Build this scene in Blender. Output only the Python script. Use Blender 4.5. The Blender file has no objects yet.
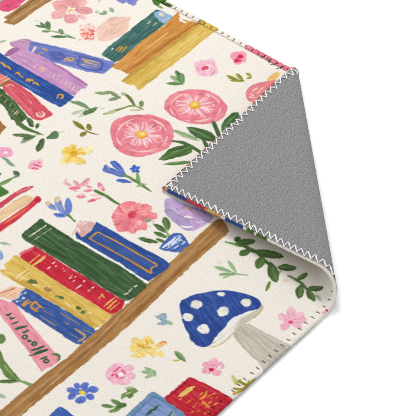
import bpy, math
import numpy as np
from mathutils import Vector, Matrix

rng = np.random.default_rng(7)
MM = 0.001
# ------------------------------------------------------------------ the rug, in millimetres
EL = math.radians(45.0)            # elevation of the view over the floor
FOC = 3500.0                       # focal length in photo pixels; the rug lies 3.5 m away
T = 3.9                            # rug thickness
CORNER = np.array([275.62, 49.31]) # where the folded corner would lie if it were flat
TH = math.radians(39.2)
U = np.array([-math.cos(TH), math.sin(TH)])    # along the far edge
V = np.array([-math.sin(TH), -math.cos(TH)])   # along the near edge
LEN_A, LEN_B = 610.0, 914.0

def to_rug(p):
    """point of the printed design as seen in the photo -> (a, b) on the rug"""
    p = np.asarray(p, float)
    d = np.array([0, math.cos(EL), -math.sin(EL)]); r = np.array([1.0, 0, 0]); u = np.cross(r, d)
    q = (p[..., 0:1] - 208) / FOC * r - (p[..., 1:2] - 208) / FOC * u + d
    pos = -d * FOC
    t = (T - pos[2]) / q[..., 2:3]
    w = (pos + q * t)[..., :2] - CORNER
    return np.stack([w @ U, w @ V], -1)

# ------------------------------------------------------------------ the printed design
STEP = 0.5
N = 1200
OFF = 8.0                                           # the design runs past the edge, round the hem
NC = int((600 + OFF) / STEP)
CREAM = np.array([241, 234, 224]) / 255
art = np.ones((NC, NC, 3)) * CREAM
gy, gx = None, None
AX = (np.arange(NC) * STEP - OFF)
TAB = rng.random((256, 256))

def vn(x, y, s=0):
    x = x + s * 17.31; y = y + s * 7.77
    xi = np.floor(x).astype(int); yi = np.floor(y).astype(int)
    fx = x - xi; fy = y - yi
    fx = fx * fx * (3 - 2 * fx); fy = fy * fy * (3 - 2 * fy)
    a = TAB[xi & 255, yi & 255]; b = TAB[(xi + 1) & 255, yi & 255]
    c = TAB[xi & 255, (yi + 1) & 255]; d = TAB[(xi + 1) & 255, (yi + 1) & 255]
    return (a * (1 - fx) + b * fx) * (1 - fy) + (c * (1 - fx) + d * fx) * fy

def sm(lo, hi, x):
    t = np.clip((x - lo) / (hi - lo), 0, 1)
    return t * t * (3 - 2 * t)

def C(c):
    return np.array(c, float) / 255

def window(pts, pad):
    lo = pts.min(0) - pad; hi = pts.max(0) + pad
    i0, j0 = np.maximum(0, np.floor((lo + OFF) / STEP).astype(int))
    i1, j1 = np.minimum(NC, np.ceil((hi + OFF) / STEP).astype(int) + 1)
    if i1 <= i0 or j1 <= j0:
        return None
    X, Y = np.meshgrid(AX[i0:i1], AX[j0:j1], indexing='ij')
    return (slice(i0, i1), slice(j0, j1)), X, Y

SEED = [0]
def lay(sl, X, Y, d, col, dirv, wob, dry, var, alpha, soft, col2, wash=0.):
    """lay paint where the distance d (mm, negative inside) says: brush streaks along dirv, or a watery wash"""
    SEED[0] += 1; s = SEED[0]
    dx, dy = dirv
    al = X * dx + Y * dy; ac = -X * dy + Y * dx
    ac = ac + (vn(X / 22, Y / 22, s + 7) - .5) * 5              # bristles wander a little
    st = .55 * vn(al / 24, ac / .85, s) + .45 * vn(al / 11, ac / 2.1, s + 3)
    bl = vn(X / 6, Y / 6, s + 5)
    d = d + wob * ((vn(X / 5, Y / 5, s + 1) - .5) * 1.5 + (vn(X / 2.2, Y / 2.2, s + 2) - .5) * .6)
    if dry:
        d = d + dry * (st - .5) * (1.5 - .8 * wash)
    m = alpha * (1 - sm(-soft, soft, d))
    gap = vn(al / 9, ac / .7, s + 9)
    m = m * (1 - .16 * (1 - wash) * sm(.72, .95, gap))
    k = (st - .5) * 1.9 * (1 - .65 * wash) + (bl - .5) * (.35 + 1.0 * wash)
    if wash:
        k = k + .5 * wash * (sm(-1.6, -.2, d) - .4)             # pigment gathers towards the rim of a wash
        k = -k
    k = np.clip(k, -1, 1)[..., None]
    c = C(col)
    hi = C(col2) if col2 is not None else c + (1 - c) * .30
    lo = c * np.array([.74, .72, .74])
    cc = np.where(k > 0, c + (hi - c) * k * var, c + (lo - c) * (-k) * var)
    art[sl] = art[sl] * (1 - m[..., None]) + cc * m[..., None]

def spline(p, n=5):
    p = np.asarray(p, float)
    if len(p) < 3:
        return p
    q = np.vstack([2 * p[0] - p[1], p, 2 * p[-1] - p[-2]])
    out = []
    for i in range(1, len(q) - 2):
        for t in np.arange(n) / n:
            out.append(.5 * (2 * q[i] + (q[i + 1] - q[i - 1]) * t + (2 * q[i - 1] - 5 * q[i] + 4 * q[i + 1] - q[i + 2]) * t * t
                             + (3 * q[i] - q[i - 1] - 3 * q[i + 1] + q[i + 2]) * t ** 3))
    out.append(p[-1])
    return np.array(out)

def closed(p, n=4):
    p = np.asarray(p, float); q = np.vstack([p[-1], p, p[0], p[1]])
    out = []
    for i in range(1, len(q) - 2):
        for t in np.arange(n) / n:
            out.append(.5 * (2 * q[i] + (q[i + 1] - q[i - 1]) * t + (2 * q[i - 1] - 5 * q[i] + 4 * q[i + 1] - q[i + 2]) * t * t
                             + (3 * q[i] - q[i - 1] - 3 * q[i + 1] + q[i + 2]) * t ** 3))
    return np.array(out)

def poly_mm(p, col, dirv=None, wob=.6, dry=0., var=.6, alpha=1., soft=.4, col2=None, wash=0.):
    w = window(p, 2.5 + dry)
    if w is None:
        return
    sl, X, Y = w
    d2 = np.full(X.shape, 1e9); ins = np.zeros(X.shape, bool)
    for a, b in zip(p, np.roll(p, -1, 0)):
        e = b - a; L = e @ e
        if L < 1e-9:
            continue
        t = np.clip(((X - a[0]) * e[0] + (Y - a[1]) * e[1]) / L, 0, 1)
        d2 = np.minimum(d2, (X - a[0] - t * e[0]) ** 2 + (Y - a[1] - t * e[1]) ** 2)
        c = ((a[1] > Y) != (b[1] > Y))
        if a[1] != b[1]:
            ins ^= c & (X < (b[0] - a[0]) * (Y - a[1]) / (b[1] - a[1]) + a[0])
    d = np.sqrt(d2); d = np.where(ins, -d, d)
    if dirv is None:
        z = p - p.mean(0); dirv = np.linalg.svd(z, full_matrices=False)[2][0]
    lay(sl, X, Y, d, col, dirv, wob, dry, var, alpha, soft, col2, wash)

def poly(pts, col, smooth=False, along=None, **k):
    if along is not None:
        q = to_rug(np.array(along, float)); e = q[1] - q[0]; k['dirv'] = e / np.linalg.norm(e)
    p = closed(pts) if smooth else np.asarray(pts, float)
    if smooth and along is None: k.setdefault('wash', .8); k.setdefault('soft', .55)
    poly_mm(to_rug(p), col, **k)

def line(pts, w, col, wob=.35, dry=0., var=.5, alpha=1., soft=.35, col2=None, taper=.55):
    """a brush stroke: w is its full width in mm"""
    p = to_rug(spline(pts)); n = len(p)
    ww = np.atleast_1d(np.asarray(w, float)); ww = (ww * 1.12 + .35) / 2
    f = np.linspace(0, 1, n)
    r = np.interp(f, np.linspace(0, 1, len(ww)), ww)
    if taper and len(ww) == 1:
        r = r * (1 - .8 * taper * np.abs(2 * f - 1) ** 4)
    stroke_mm(p, r, col, wob, dry, var, alpha, soft, col2)

def stroke_mm(p, r, col, wob, dry, var, alpha, soft, col2):
    n = len(p)
    q = window(p, r.max() + 2 + dry)
    if q is None:
        return
    sl, X, Y = q
    d = np.full(X.shape, 1e9)
    for i in range(n - 1):
        e = p[i + 1] - p[i]; L = e @ e + 1e-9
        t = np.clip(((X - p[i][0]) * e[0] + (Y - p[i][1]) * e[1]) / L, 0, 1)
        d = np.minimum(d, np.hypot(X - p[i][0] - t * e[0], Y - p[i][1] - t * e[1]) - (r[i] + (r[i + 1] - r[i]) * t))
    e = p[-1] - p[0]; e = e / (np.linalg.norm(e) + 1e-9)
    lay(sl, X, Y, d, col, e, wob, dry, var, alpha, soft, col2)

def leaf(a, b, w, col, bend=0., **k):
    """a leaf or petal from its base a to its tip b, w mm wide"""
    A, B = to_rug(np.array([a, b], float)); e = B - A; L = np.linalg.norm(e); e = e / L; n = np.array([-e[1], e[0]])
    t = np.linspace(0, 1, 11)
    prof = np.sin(np.pi * t ** 1.08) ** .62 * w * 1.14 / 2
    mid = A + np.outer(t, e) * L + np.outer(np.sin(np.pi * t) * bend, n)
    p = np.vstack([mid + np.outer(prof, n), (mid - np.outer(prof, n))[::-1][1:-1]])
    k['wob'] = max(k.get('wob', .8), .8) * min(1, w / 5)
    poly_mm(p, col, dirv=e, **k)
    if w > 4:
        c0 = np.array(col, float); t2 = np.linspace(.18, .86, 6)
        for off, tone in ((rng.uniform(.1, .3), c0 + (255 - c0) * .22), (-rng.uniform(.12, .3), c0 * .78)):
            q = A + np.outer(t2, e) * L + np.outer(np.sin(np.pi * t2) * (bend + off * w), n)
            stroke_mm(q, np.full(6, rng.uniform(.4, .8)), tone, .5, 1.2, .5, .55, .5, None)

def dab(x, y, rx, ry, col, ang=0., **k):
    """an oval dab, radii in photo pixels"""
    t = np.linspace(0, 2 * np.pi, 15)[:-1]
    c, s = math.cos(math.radians(ang)), math.sin(math.radians(ang))
    p = np.stack([x + rx * np.cos(t) * c - ry * np.sin(t) * s, y + rx * np.cos(t) * s + ry * np.sin(t) * c], -1)
    k.setdefault('wash', .85); k.setdefault('soft', .6); k['wob'] = k.get('wob', .9) * 1.15
    poly_mm(to_rug(p), col, **k)
    if rx * ry > 8 and k.get('alpha', 1) > .5:
        c0 = np.array(col, float); tones = [c0 * [.93, .84, .86], c0 + (255 - c0) * .38, c0 * [.97, .92, .93], c0 + (255 - c0) * .2]
        for i in range(int(rx * ry / 3.2)):
            a = rng.uniform(0, 6.283); q = rng.uniform(.1, .72); l_ = rng.uniform(.15, .42)
            u0, v0 = rx * q * math.cos(a), ry * q * math.sin(a); u1, v1 = u0 + rx * l_ * math.cos(a * .6), v0 + ry * l_ * .7 * math.sin(a + .8)
            line([(x + u0 * c - v0 * s, y + u0 * s + v0 * c), (x + u1 * c - v1 * s, y + u1 * s + v1 * c)], rng.uniform(.9, 2.0), tones[i % 4], alpha=.5, wob=.8, dry=.9)

DG = (62, 92, 52); MG = (90, 125, 72); LG = (150, 176, 132); OL = (140, 130, 50)
GOLD = (214, 158, 62); IV = (242, 234, 216)

def marks(pts, w, col, **k):
    for m in pts:
        line(m, w, col, **k)

HEM_ = 7.6
# ---- the far shelf and the books leaning on it
poly([(-8,-3),(3,-9),(32,-5),(26,0),(21.5,3.8),(14.6,9.2),(8.5,11.6),(3,11.5),(-3,9)], (226,84,124), along=[(0,8),(20,0)], dry=.8)
poly([(-4,0),(2,-3),(5,-1),(0,2.5)], (150,170,128)); marks([[(7,5.4),(10.2,7.2)], [(18,-1),(20.2,1)]], 1.4, (96,48,82))
poly([(4.3,17),(7,19.2),(3.8,22.3),(9.2,23.8),(14.6,25),(20,21.5),(30.8,13.8),(51.5,0),(62,-7),(38,-7),(29.2,0),(18.5,7),(7.7,14.6)], (170,127,76), along=[(8,20),(40,0)], dry=1.2, var=.8)
line([(8,18.4),(18,11),(28,4.4),(36,-2)], 2.2, (124,86,46), alpha=.7, dry=1); line([(11.5,20.4),(24,12.5),(36,5),(46,-2)], 1.6, (200,160,110), alpha=.7, dry=1)
line([(9,23.5),(16,23),(27,15.5)], 1.4, (140,98,52), alpha=.6, dry=.8)
# periwinkle book
poly([(28,40.5),(46,44),(60,47),(83,53),(101.5,58.6),(113.5,62),(114.6,63.2),(113,66.5),(104.6,73.8),(98,73.4),(87.7,71.6),(69,67),(60,64),(51,62),(40,56),(28,52)], (112,124,196), along=[(30,46),(108,68)], dry=.9, var=.8)
poly([(10,42.3),(16,40.3),(24,39),(30.5,40),(29.5,46),(27,51),(20,50),(13,47)], (192,147,182), smooth=True, along=[(10,44),(30,46)], dry=1)
line([(31.5,53),(35.4,47.4)], [1.6,2.4], (238,214,190)); dab(35.3,47.2,1.5,1.1,(240,225,205))
line([(38.8,54),(43,52.4)], 2.6, (226,160,50)); line([(43,48.5),(46.6,50)], 2.4, (232,168,60))
dab(57,55.8,8.5,4.6,(82,96,166),12,alpha=.85); line([(48,51),(66,55),(76,60)], 1.2, (88,98,170), alpha=.6)
line([(64.5,60.4),(67,58.4),(70,60.6),(73.5,59.4),(71,57.2)], 1.5, (226,178,74)); line([(65,58.5),(70,58)], 1.4, (226,178,74))
line([(80,56.5),(101,61.5),(98,70.5),(79,66),(80,56.5)], 1.5, (66,78,150), alpha=.85, taper=0)
marks([[(83,59.2),(98.5,62.9)], [(83.5,62),(97,65)], [(82,64.3),(96.5,67.2)], [(84,60.8),(90,62.2)]], 1.5, (226,182,96), dry=.8)
line([(103,64.5),(105,67)], 1.3, (90,100,170))
# mauve book
poly([(9,57),(13,52.5),(19,49.4),(29,51),(40,55.4),(52,61.6),(64,68),(75.4,75.7),(88.5,84.4),(86.6,87.3),(84.6,89),(81,88.6),(79,91.2),(74.6,95.8),(64,91.5),(38,76.2),(14,62)], (198,146,192), along=[(14,55),(80,91)], dry=.8)
poly([(4.6,55),(9,50.2),(15,47.6),(19,48.4),(17.5,51),(13,53.8),(8,56.2)], (158,102,148), smooth=True)
line([(52,62.5),(66,71),(86,84.6)], 2.0, (160,98,150), alpha=.75, dry=.8); line([(30,52.4),(44,58)], 1.2, (215,170,205), alpha=.8)
P_ = (238,186,172)
marks([[(24.5,62),(27,59.5)], [(34,67.5),(36.5,64.8)], [(48.5,76),(51,72.5)], [(52.4,77.5),(54.6,74.6)], [(57,79.5),(59.6,76)], [(61,82.4),(62.8,79.6)], [(65,85),(66.6,82)], [(68.4,88),(71,83.4)], [(72,90.4),(74.8,86)], [(76,91),(78,88)]], 1.5, P_, dry=.6)
line([(39.5,68.6),(43.6,68),(41.5,71.4),(45.6,71.2)], 1.7, (240,186,150)); line([(19,54),(21,55.6)], 1.3, (240,200,190))
# navy book
poly([(-62,16),(-30,34),(0,53),(12,60.4),(38,76),(64,90.8),(74.6,97),(70,101),(64,105.2),(60,107.2),(45,99.6),(30.8,90.8),(14,81.4),(0,73),(-30,55.6),(-66,35)], (42,78,152), along=[(0,62),(64,99)], dry=.5)
line([(4,71),(20,81),(40,93)], 2.4, (92,128,190), alpha=.5, dry=1.6); line([(20,69),(45,85)], 1.5, (74,108,178), alpha=.5, dry=1.6)
G_ = (228,158,58)
marks([[(0,62.5),(3,63.5),(5,66.5)], [(5,66.4),(8,66.6),(10.6,69.6)], [(15.2,74),(18,72.6),(20,75.4),(23,77.4)], [(30.4,80.6),(28,79),(26.4,81)], [(29,81.8),(31.5,79.4),(33.4,81.6)], [(33.2,83.6),(35.6,82.6),(38.4,85.2)], [(57,98.6),(58.6,94.8),(62,94.8),(62.6,97.4),(60.4,98.6)]], 1.7, G_)
line([(27,79.8),(32.6,80.4)], 2.0, G_)
# red book and its striped head
poly([(-8,66),(0,72.8),(12,80.6),(3,85.6),(-8,82)], (226,122,110), along=[(0,75),(10,82)], dry=.8)
marks([[(-2,80.5),(7,76)], [(1,82.4),(9.5,78.6)]], 1.6, (240,200,170)); line([(-2,86.4),(4,84.6),(9.4,80.4)], 2.6, (120,108,56))
poly([(3,85.6),(11.5,80.6),(20,85.2),(30.8,92.6),(42,104),(53.2,114.6),(50.8,116.2),(38.5,120.9),(32,118.6),(15.4,101.6),(2.3,89)], (214,84,98), along=[(10,85),(44,118)], dry=.6)
line([(8,88),(22,103),(34,117)], 2.2, (226,116,120), alpha=.7, dry=1.4); line([(23,92),(31.5,103.4)], 1.0, (240,170,165)); line([(6,86.6),(11,84.4),(13.6,86.4)], 1.1, (242,182,172))
line([(29,110.4),(31.8,107.8)], 1.0, (240,190,180))
line([(36.4,112.6),(38,116),(42,116.6),(44.4,114),(42.4,111.8)], 1.4, (246,216,196)); line([(38.4,112),(41,114.6)], 1.4, (246,216,196))
# moss-green book
poly([(-8,84),(3,90),(9,96),(15.4,101.8),(27.7,117),(25,119.6),(21.5,122.6),(17,120.6),(11.5,119.8),(9.2,114.4),(4,107),(0,103),(-8,97)], (62,92,50), along=[(0,92),(22,119)], dry=.9)
marks([[(4.8,102.4),(7.2,99.4)], [(9.4,106.2),(11.4,103.4)], [(12.6,111.6),(15,108.4)], [(14.6,114),(17.6,110)], [(16.4,115),(18.8,111.4)]], 1.2, (214,204,160)); line([(-1,97),(1.6,94.8)], 1.8, (224,150,70))
line([(2,92),(14,104),(22,115)], 1.4, (92,122,74), alpha=.6, dry=1.2)
poly([(-6,113),(0,121),(6.4,127.2),(0,134.4),(-6,139)], (166,112,62))

# ---- far flowers and sprigs
def rosebit(): pass
for x,y,rx,ry,c,a in [(60,6,8,4.6,(232,160,160),25),(74,1.5,9,6,(228,150,152),0),(58.5,14.4,7.5,4.4,(236,172,168),-12),(71,19,7.6,4.4,(230,152,154),5),(84,10.6,8.6,4.2,(228,148,150),8),(82,17,5,3,(240,184,178),20),(83,3,4.5,3.4,(238,176,172),-25),(66.5,2.4,5.5,5,(234,162,162),60)]:
    dab(x,y,rx,ry,c,a,wob=1.3,dry=.8,alpha=.9)
for p in [[(72,10),(84,10)],[(70,12),(70,19)],[(67,11),(57,14)],[(67,8),(60,5)],[(71,8),(75,1)],[(73,12),(80,17)]]:
    line(p, [.8,1.8,.6], (208,110,120), alpha=.55, dry=.6)
line([(68.6,12),(71.6,9.4)], 3.0, (226,178,58))
line([(35,20.4),(37,20.8)], 2.2, (176,198,166), alpha=.7)
line([(40.5,23.6),(47,29),(53,31.2),(64,33.6),(75.8,38.6)], 1.1, (130,162,110))
for a,b,w_,c in [((35.2,25),(45,27.6),3.2,MG),((40,21.6),(45,28),3.6,(80,118,76)),((47,20.8),(49.6,29.4),4.6,(86,124,80)),((51.5,31.6),(41.6,31),3.0,(110,146,98)),((59,28.6),(63,34.6),5,(88,124,76)),((66.5,37),(51,36.2),3.4,(84,122,78)),((62,29),(60,34),2.6,(140,166,120)),((64,35.4),(75.6,38.6),2.4,(108,144,98))]:
    leaf(a,b,w_,c,wob=.5)
leaf((-2,42.8),(7,40.2),3.4,(168,190,156),alpha=.8)
for a,b,w_ in [((98.5,13.6),(106.8,13.6),4.2),((104,10.2),(106,14.4),3.4),((110,7.6),(113.2,12.4),3.8)]: leaf(a,b,w_,(128,166,120),alpha=.9)
dab(99.5,1.2,1.6,1.2,(230,220,160)); dab(97,12,1.5,1.1,(170,195,150),alpha=.8)
for x,y,rx,ry in [(122,1,3.4,2.2),(126,-1,4,3),(130,1.4,3,3),(133,3.6,3,1.9),(135,0,2.6,3.2),(118,-1,3,2.4)]: dab(x,y,rx,ry,(120,130,208),15,alpha=.9)
# coral carnation and peach bud
poly([(97,37),(96.5,29),(104,21.4),(113,17.2),(123,17.4),(127.4,17),(131,17.4),(128,23),(128,29),(123.4,34.8),(119,37.4),(105,41),(99,40.4)], (239,202,184), smooth=True, wob=1.2, along=[(98,38),(128,20)], col2=(246,222,206))
for p in [[(104,34),(110,27),(119,24)], [(108,36),(117,32),(122,26)], [(110,25.4),(115,24.2),(117,26.6)], [(124,20),(128.6,19)]]: line(p, 1.5, (230,174,156), alpha=.6, dry=.6)
dab(88,32,7.4,7.6,(248,206,194),0,alpha=.6,wob=1.8)
for k in range(44):
    x,y = rng.uniform(80.5,95), rng.uniform(24,39.6); e = rng.uniform(-1.4,1.4,2)*[1.6,1]
    line([(x,y),(x+e[0],y+e[1])], rng.uniform(1.3,2.8), [(240,150,136),(236,120,108),(246,186,172),(228,100,92)][k%4], alpha=.8, wob=.6)
for p in [[(91,31),(94,34.8)],[(89,29),(93,31)],[(86,38.5),(93,39)],[(92,34),(90,37)],[(84,34),(88,32.4)]]: line(p, 2.2, (226,84,76), alpha=.85)

# ---- books standing at the far edge
poly([(101,54.6),(108,47),(124,34.6),(140,22),(151,13),(155.5,9.8),(161,10.6),(172.5,17),(165,24.8),(143,40),(120,60),(115,62.6),(108,58.6)], (60,104,98), along=[(110,56),(158,16)], dry=.7, var=.8)
line([(103,56),(112,47),(130,33)], 2, (96,138,130), alpha=.5, dry=1.4)
poly([(154.4,13.2),(160,10.6),(166,13),(172.6,17.4),(165,24),(157,18.6)], (150,178,210), smooth=True, along=[(155,14),(170,20)], dry=.8); dab(161.5,14.6,3.4,2.2,(228,214,196),20,wob=1); line([(164,20.5),(170,17)], 2, (196,204,216), alpha=.8)
for p,c in [([(116.4,50.6),(120,46.6)],(222,150,50)),([(119,51.4),(122.4,47)],(226,160,60)),([(121,52.4),(126.6,46.8)],(222,166,80)),([(112,49.8),(113,48.4)],(220,224,200)),([(147.6,24),(150.4,21.4)],(226,206,180)),([(153.4,25.6),(156.2,22.8)],(214,200,170))]: line(p, 1.7, c)
poly([(112,66.6),(120,60),(143,40),(164.6,25),(174,15.4),(176,13.4),(177.6,11.4),(179.6,13),(179,17.4),(185,20),(190,21.4),(197,22),(200,23.6),(165,48),(140,67),(131,74),(126.4,73.6),(122,70.4),(116,69.4)], (208,142,64), along=[(118,68),(182,20)], dry=1, var=.8)
poly([(178.4,17.8),(180.6,18.2),(184.4,20.6),(187.4,22.4),(184,23.2),(180,21.4)], CREAM*255)
line([(147,48.6),(158,40),(169,31.4)], 1.3, (238,196,126), alpha=.9, dry=.6); line([(134,63),(150,51),(160,43.6)], 1.4, (226,172,100), alpha=.6, dry=1); line([(126,72),(150,55),(176,37),(196,24.5)], 3.4, (172,102,46), alpha=.65, dry=1.2)
line([(118,64),(140,46),(164,28)], 1.5, (222,164,92), alpha=.6, dry=1)
poly([(121,81.2),(131,73.8),(140,66.6),(165,47.4),(198,23.4),(205,15),(214,20),(222,26),(216,31),(208.5,36.2),(180,59),(160,74.2),(147,84.6),(139.4,90.6),(136.4,88.8),(134,85.2),(128,84.6)], (219,182,84), along=[(130,84),(205,28)], dry=1, var=.8)
line([(124,81),(140,68.6),(165,49.6),(203,22)], 3.6, (176,136,56), alpha=.6, dry=1.2)
for p in [[(165,58),(200,32)], [(150,72),(178,51)], [(146,80),(172,61)], [(176,54.5),(206,32.6)]]: line(p, 1.5, (240,214,134), alpha=.75, dry=1)
line([(196,24.6),(204,16.4)], 2.2, (120,86,40), alpha=.7)
for a,b,w_ in [((152,-2),(158.6,6),4.6),((155,4),(169,-1),4),((160,2),(172.6,6.4),4.2),((150,-4),(160,2),4)]: leaf(a,b,w_,(72,118,46),wob=.7)
leaf((157,5.4),(163,8.4),2.6,(120,156,80))

# ---- sprigs and small flowers of the middle
line([(95.6,92.8),(102,93.4),(110,92.6),(115,94.8),(120,97.8)], [2,4.4,3,4,1.6], (132,150,102), dry=.8); leaf((108,100.6),(119.6,97.6),4.4,(120,146,104)); leaf((99,92),(107,94),3.6,(152,168,122))
leaf((121,93),(127,95.4),4.6,(166,182,142),alpha=.85); line([(126.6,95),(131,100),(135,106)], [2.4,3.4,1.6], (112,126,60))
line([(104,114.2),(112,112),(124,107.8),(134,106),(143.4,109.4)], [1.6,3.4,2.2,2.2,1.2], (128,144,76), dry=.6); leaf((104,114),(116,110.6),3.6,(180,192,140)); dab(141.6,104,2.2,3.2,(116,142,96)); leaf((129,110.4),(142.6,110),2.8,(192,196,152),alpha=.85)
line([(72,101.8),(78,103),(84,105.6),(89.6,109.4)], [2,4.6,4.2,1.8], (112,146,102), dry=.8)
leaf((88.6,109),(71,114.4),4.4,(188,202,170),alpha=.8); leaf((88,111),(78,118),3.4,(176,192,156),alpha=.7); leaf((84,115.4),(98.4,106.6),5,(74,110,58)); leaf((90,110.6),(98,107),3,(110,140,84)); line([(97,107.6),(103.6,109)], .9, (170,190,150)); leaf((83,114),(88,110.4),3,(90,126,72))
for a,b,w_,c in [((184,84),(166,83.2),4.4,(92,138,76)),((181,83.4),(170.4,75.4),5.2,(150,176,122)),((182.6,83),(176,70.4),5.8,(86,132,80)),((184,83),(181,72.4),4.2,(104,146,90))]: leaf(a,b,w_,c)
# mauve-pink and red blossoms by the hem
for x,y,rx,ry,a in [(198.6,66,5,4.4,30),(210,62.6,6,3.8,-10),(213.4,70,4.6,5,0),(202,72,6,3.6,10),(206,73,5,2.8,0),(203.5,63,3.6,3,0)]: dab(x,y,rx,ry,(246,186,206),a,wob=1.2,col2=(250,214,224),alpha=.92)
for x,y,rx,ry,a in [(198,69,3,1.6,70),(212,74,3,1.4,-40),(214,65,2.6,1.2,40)]: dab(x,y,rx,ry,(236,150,180),a,alpha=.6)
dab(206,67.8,4.6,2.6,(252,240,236),-20); dab(205.3,68,4,2.1,(216,66,96),-22)
for x,y,rx,ry in [(236,56,5.4,4.4),(242,55,4.6,4),(238,61,5,3.2),(243.4,59.6,3,3)]: dab(x,y,rx,ry,(244,150,176),0,wob=1,alpha=.9)
for x,y,rx,ry in [(240.4,56.4,3.2,2.1),(236.6,60.6,2.4,1.7),(240,61,1.8,1.4)]: dab(x,y,rx,ry,(222,46,84),-10)
for a,b,w_ in [((240,80.6),(226,75.2),3.8),((243.6,80.6),(236,73.2),4.2),((244.4,80.8),(229.6,80.2),3.6),((252,76.6),(246,72.6),3.6),((252.4,77.4),(246.4,78.4),3)]: leaf(a,b,w_,(150,146,52))
line([(229,78.4),(244,80.8)], 1, (120,116,44))
# half-hidden pink bloom, ochre bud and striped pink hem by the fold
poly([(245.6,93.4),(248.4,88.4),(256,83.4),(266,81.4),(275,80),(285,86),(276,98),(262,104),(252,102),(247,98.6)], (230,126,138), smooth=True, var=.8)
for p in [[(251,93.6),(253.4,95.6)],[(253,90.6),(257,88)],[(257.5,93),(259.5,90.6)],[(261,89.4),(263,87.4)],[(250,97),(254,97.4)]]: line(p, 2.2, (244,226,184))
poly([(267,79.6),(271,75.4),(277,72),(280,74),(276,79),(270,81.4)], (238,190,112), smooth=True)
poly_mm(np.array([(212,-9),(300,-9),(300,HEM_),(250,HEM_),(212,HEM_-.4)], float), (232,128,144), dirv=(1,0), wob=.5)
line([(279,60.4),(285,64.6)], 1.2, (244,170,180), alpha=.7)
for p in [[(261,57.4),(266.4,55)],[(267.8,58),(269,62.4)],[(271,64.6),(278.6,63.8)],[(277,68.6),(285.6,66)],[(269.6,61),(272,59.8)]]: line(p, 1.7, (76,84,56))

# ---- two big pink rosettes
def rosette(cx, cy, outline, rx, ry, rays, ring, rot):
    poly(outline, (231,126,140), smooth=True, wob=1, var=.75, col2=(240,158,166))
    for k in range(26):
        a = rng.uniform(0, 6.283); q = rng.uniform(.72, .94); b_ = a + rng.uniform(.25, .6)
        t = np.linspace(a, b_, 4)
        line(np.stack([cx + ring[0] + rx*q*np.cos(t), cy + ring[1] + ry*q*np.sin(t)], -1), rng.uniform(1.2,2.6), [(222,108,126),(240,156,164),(226,116,132)][k%3], alpha=.6, dry=.8)
    for a0, a1, q in [(-2.9,-1.9,.80),(-1.2,-.25,.80),(.1,.6,.82),(.9,2.0,.80),(2.5,3.0,.82)]:
        t = np.linspace(a0, a1, 7)
        line(np.stack([cx + ring[0] + rx*q*np.cos(t), cy + ring[1] + ry*q*np.sin(t)], -1), [.8,2.0,1.4,.6], (248,212,196), alpha=.85, dry=.9)
    dab(cx, cy, rx*.55, ry*.55, (238,150,160), 0, alpha=.6, wob=1.6)
    for k in range(int(rays * 1.7)):
        a = rot + k*6.283/(rays*1.7) + rng.uniform(-.09,.09); r0 = rng.uniform(.19,.26); r1 = rng.uniform(.42,.70); b_ = rng.uniform(-.12,.12)
        pt = lambda r_, an: (cx + ring[0]*r_ + rx*r_*math.cos(an), cy + ring[1]*r_ + ry*r_*math.sin(an))
        line([pt(r0,a), pt((r0+r1)/2,a+b_), pt(r1,a+b_*.4)], [rng.uniform(.6,1.1), rng.uniform(.9,1.9), .5], [(252,230,230),(248,214,216),(250,224,222)][k%3], alpha=rng.uniform(.65,.95), dry=.8)
        if k % 4 == 1:
            a2 = a + rng.uniform(.2,.34)
            line([pt(r1,a), pt(r1+.05,(a+a2)/2), pt(r1-.04,a2), pt(.36,a2+.03)], rng.uniform(.5,.9), (250,222,222), alpha=.85, dry=.6)
    dab(cx, cy, 5.2, 3.9, (236,186,52), -8, wob=.9, col2=(248,214,110)); dab(cx+1.2, cy-1, 2.2, 1.2, (250,226,150)); line([(cx-4,cy+2.4),(cx+1,cy+3.4),(cx+4,cy+1.6)], 1.2, (216,150,36), alpha=.8)
rosette(141.5, 134.4, [(111,131),(113,123),(120,118),(131,115.4),(148,114.6),(161,117.6),(170.4,124),(173.8,133),(171.4,143),(163,150),(150,154.6),(139,156.8),(126,154.4),(115,147.4),(111.4,139)], 31, 21, 17, (.5,.6), .1)
rosette(194.6, 105, [(164.4,104),(168,97),(177,92),(190,89.4),(204,90),(217,95),(225,103),(227.4,110),(222.6,118.4),(212,122.8),(198,124.6),(184,121.6),(172,116),(165.6,110)], 31, 18, 16, (1,1.6), .3)

# ---- dark leaves below them
leaf((201,141.4),(172,129.6),6.4,(150,174,126),alpha=.9,dry=.9); line([(176,131),(188,135.6),(199,140.6)], 1, (120,150,100), alpha=.7)
line([(172.6,141),(182,142.4),(192,147),(205,155)], [1.6,4,3.6,3], (74,106,58), dry=.6)
poly([(186,127.2),(190,126.8),(197,127.8),(204,129.4),(211,132.4),(215.4,136),(217.4,139.4),(215.4,141.6),(209,141.6),(203,140.4),(196,137.4),(190,132.6)], (70,103,56), along=[(187,128),(216,140)], var=.85)
poly([(221.2,132.6),(221.4,125.6),(224.4,119.6),(232,113),(238.4,112.2),(240,115.4),(236,121.4),(231,126.6),(225,132)], (66,100,54), along=[(222,131),(239,113)], var=.85)
line([(213,121.4),(216,128),(219,136)], 3.8, (66,98,52)); line([(203,139),(206,145),(210,152)], 3.6, (74,106,58))
poly([(158.4,159.6),(162,156),(168.6,149.6),(178,146),(186,144.8),(193.4,147.6),(192,151.6),(187,154.8),(175,158),(164,160.8)], (78,110,58), along=[(160,159),(192,147)], var=.9, dry=.5)
for p in [[(190,129),(201,133),(212,139)], [(224,128),(231,120),(237,114)], [(164,158),(176,152),(188,147.6)]]: line(p, .9, (120,150,92), alpha=.8)
leaf((162.6,164.4),(194,161.6),4.2,(100,138,78),wob=.6); line([(166,164.4),(190,162.6)], .8, (70,104,54), alpha=.7)

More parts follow.
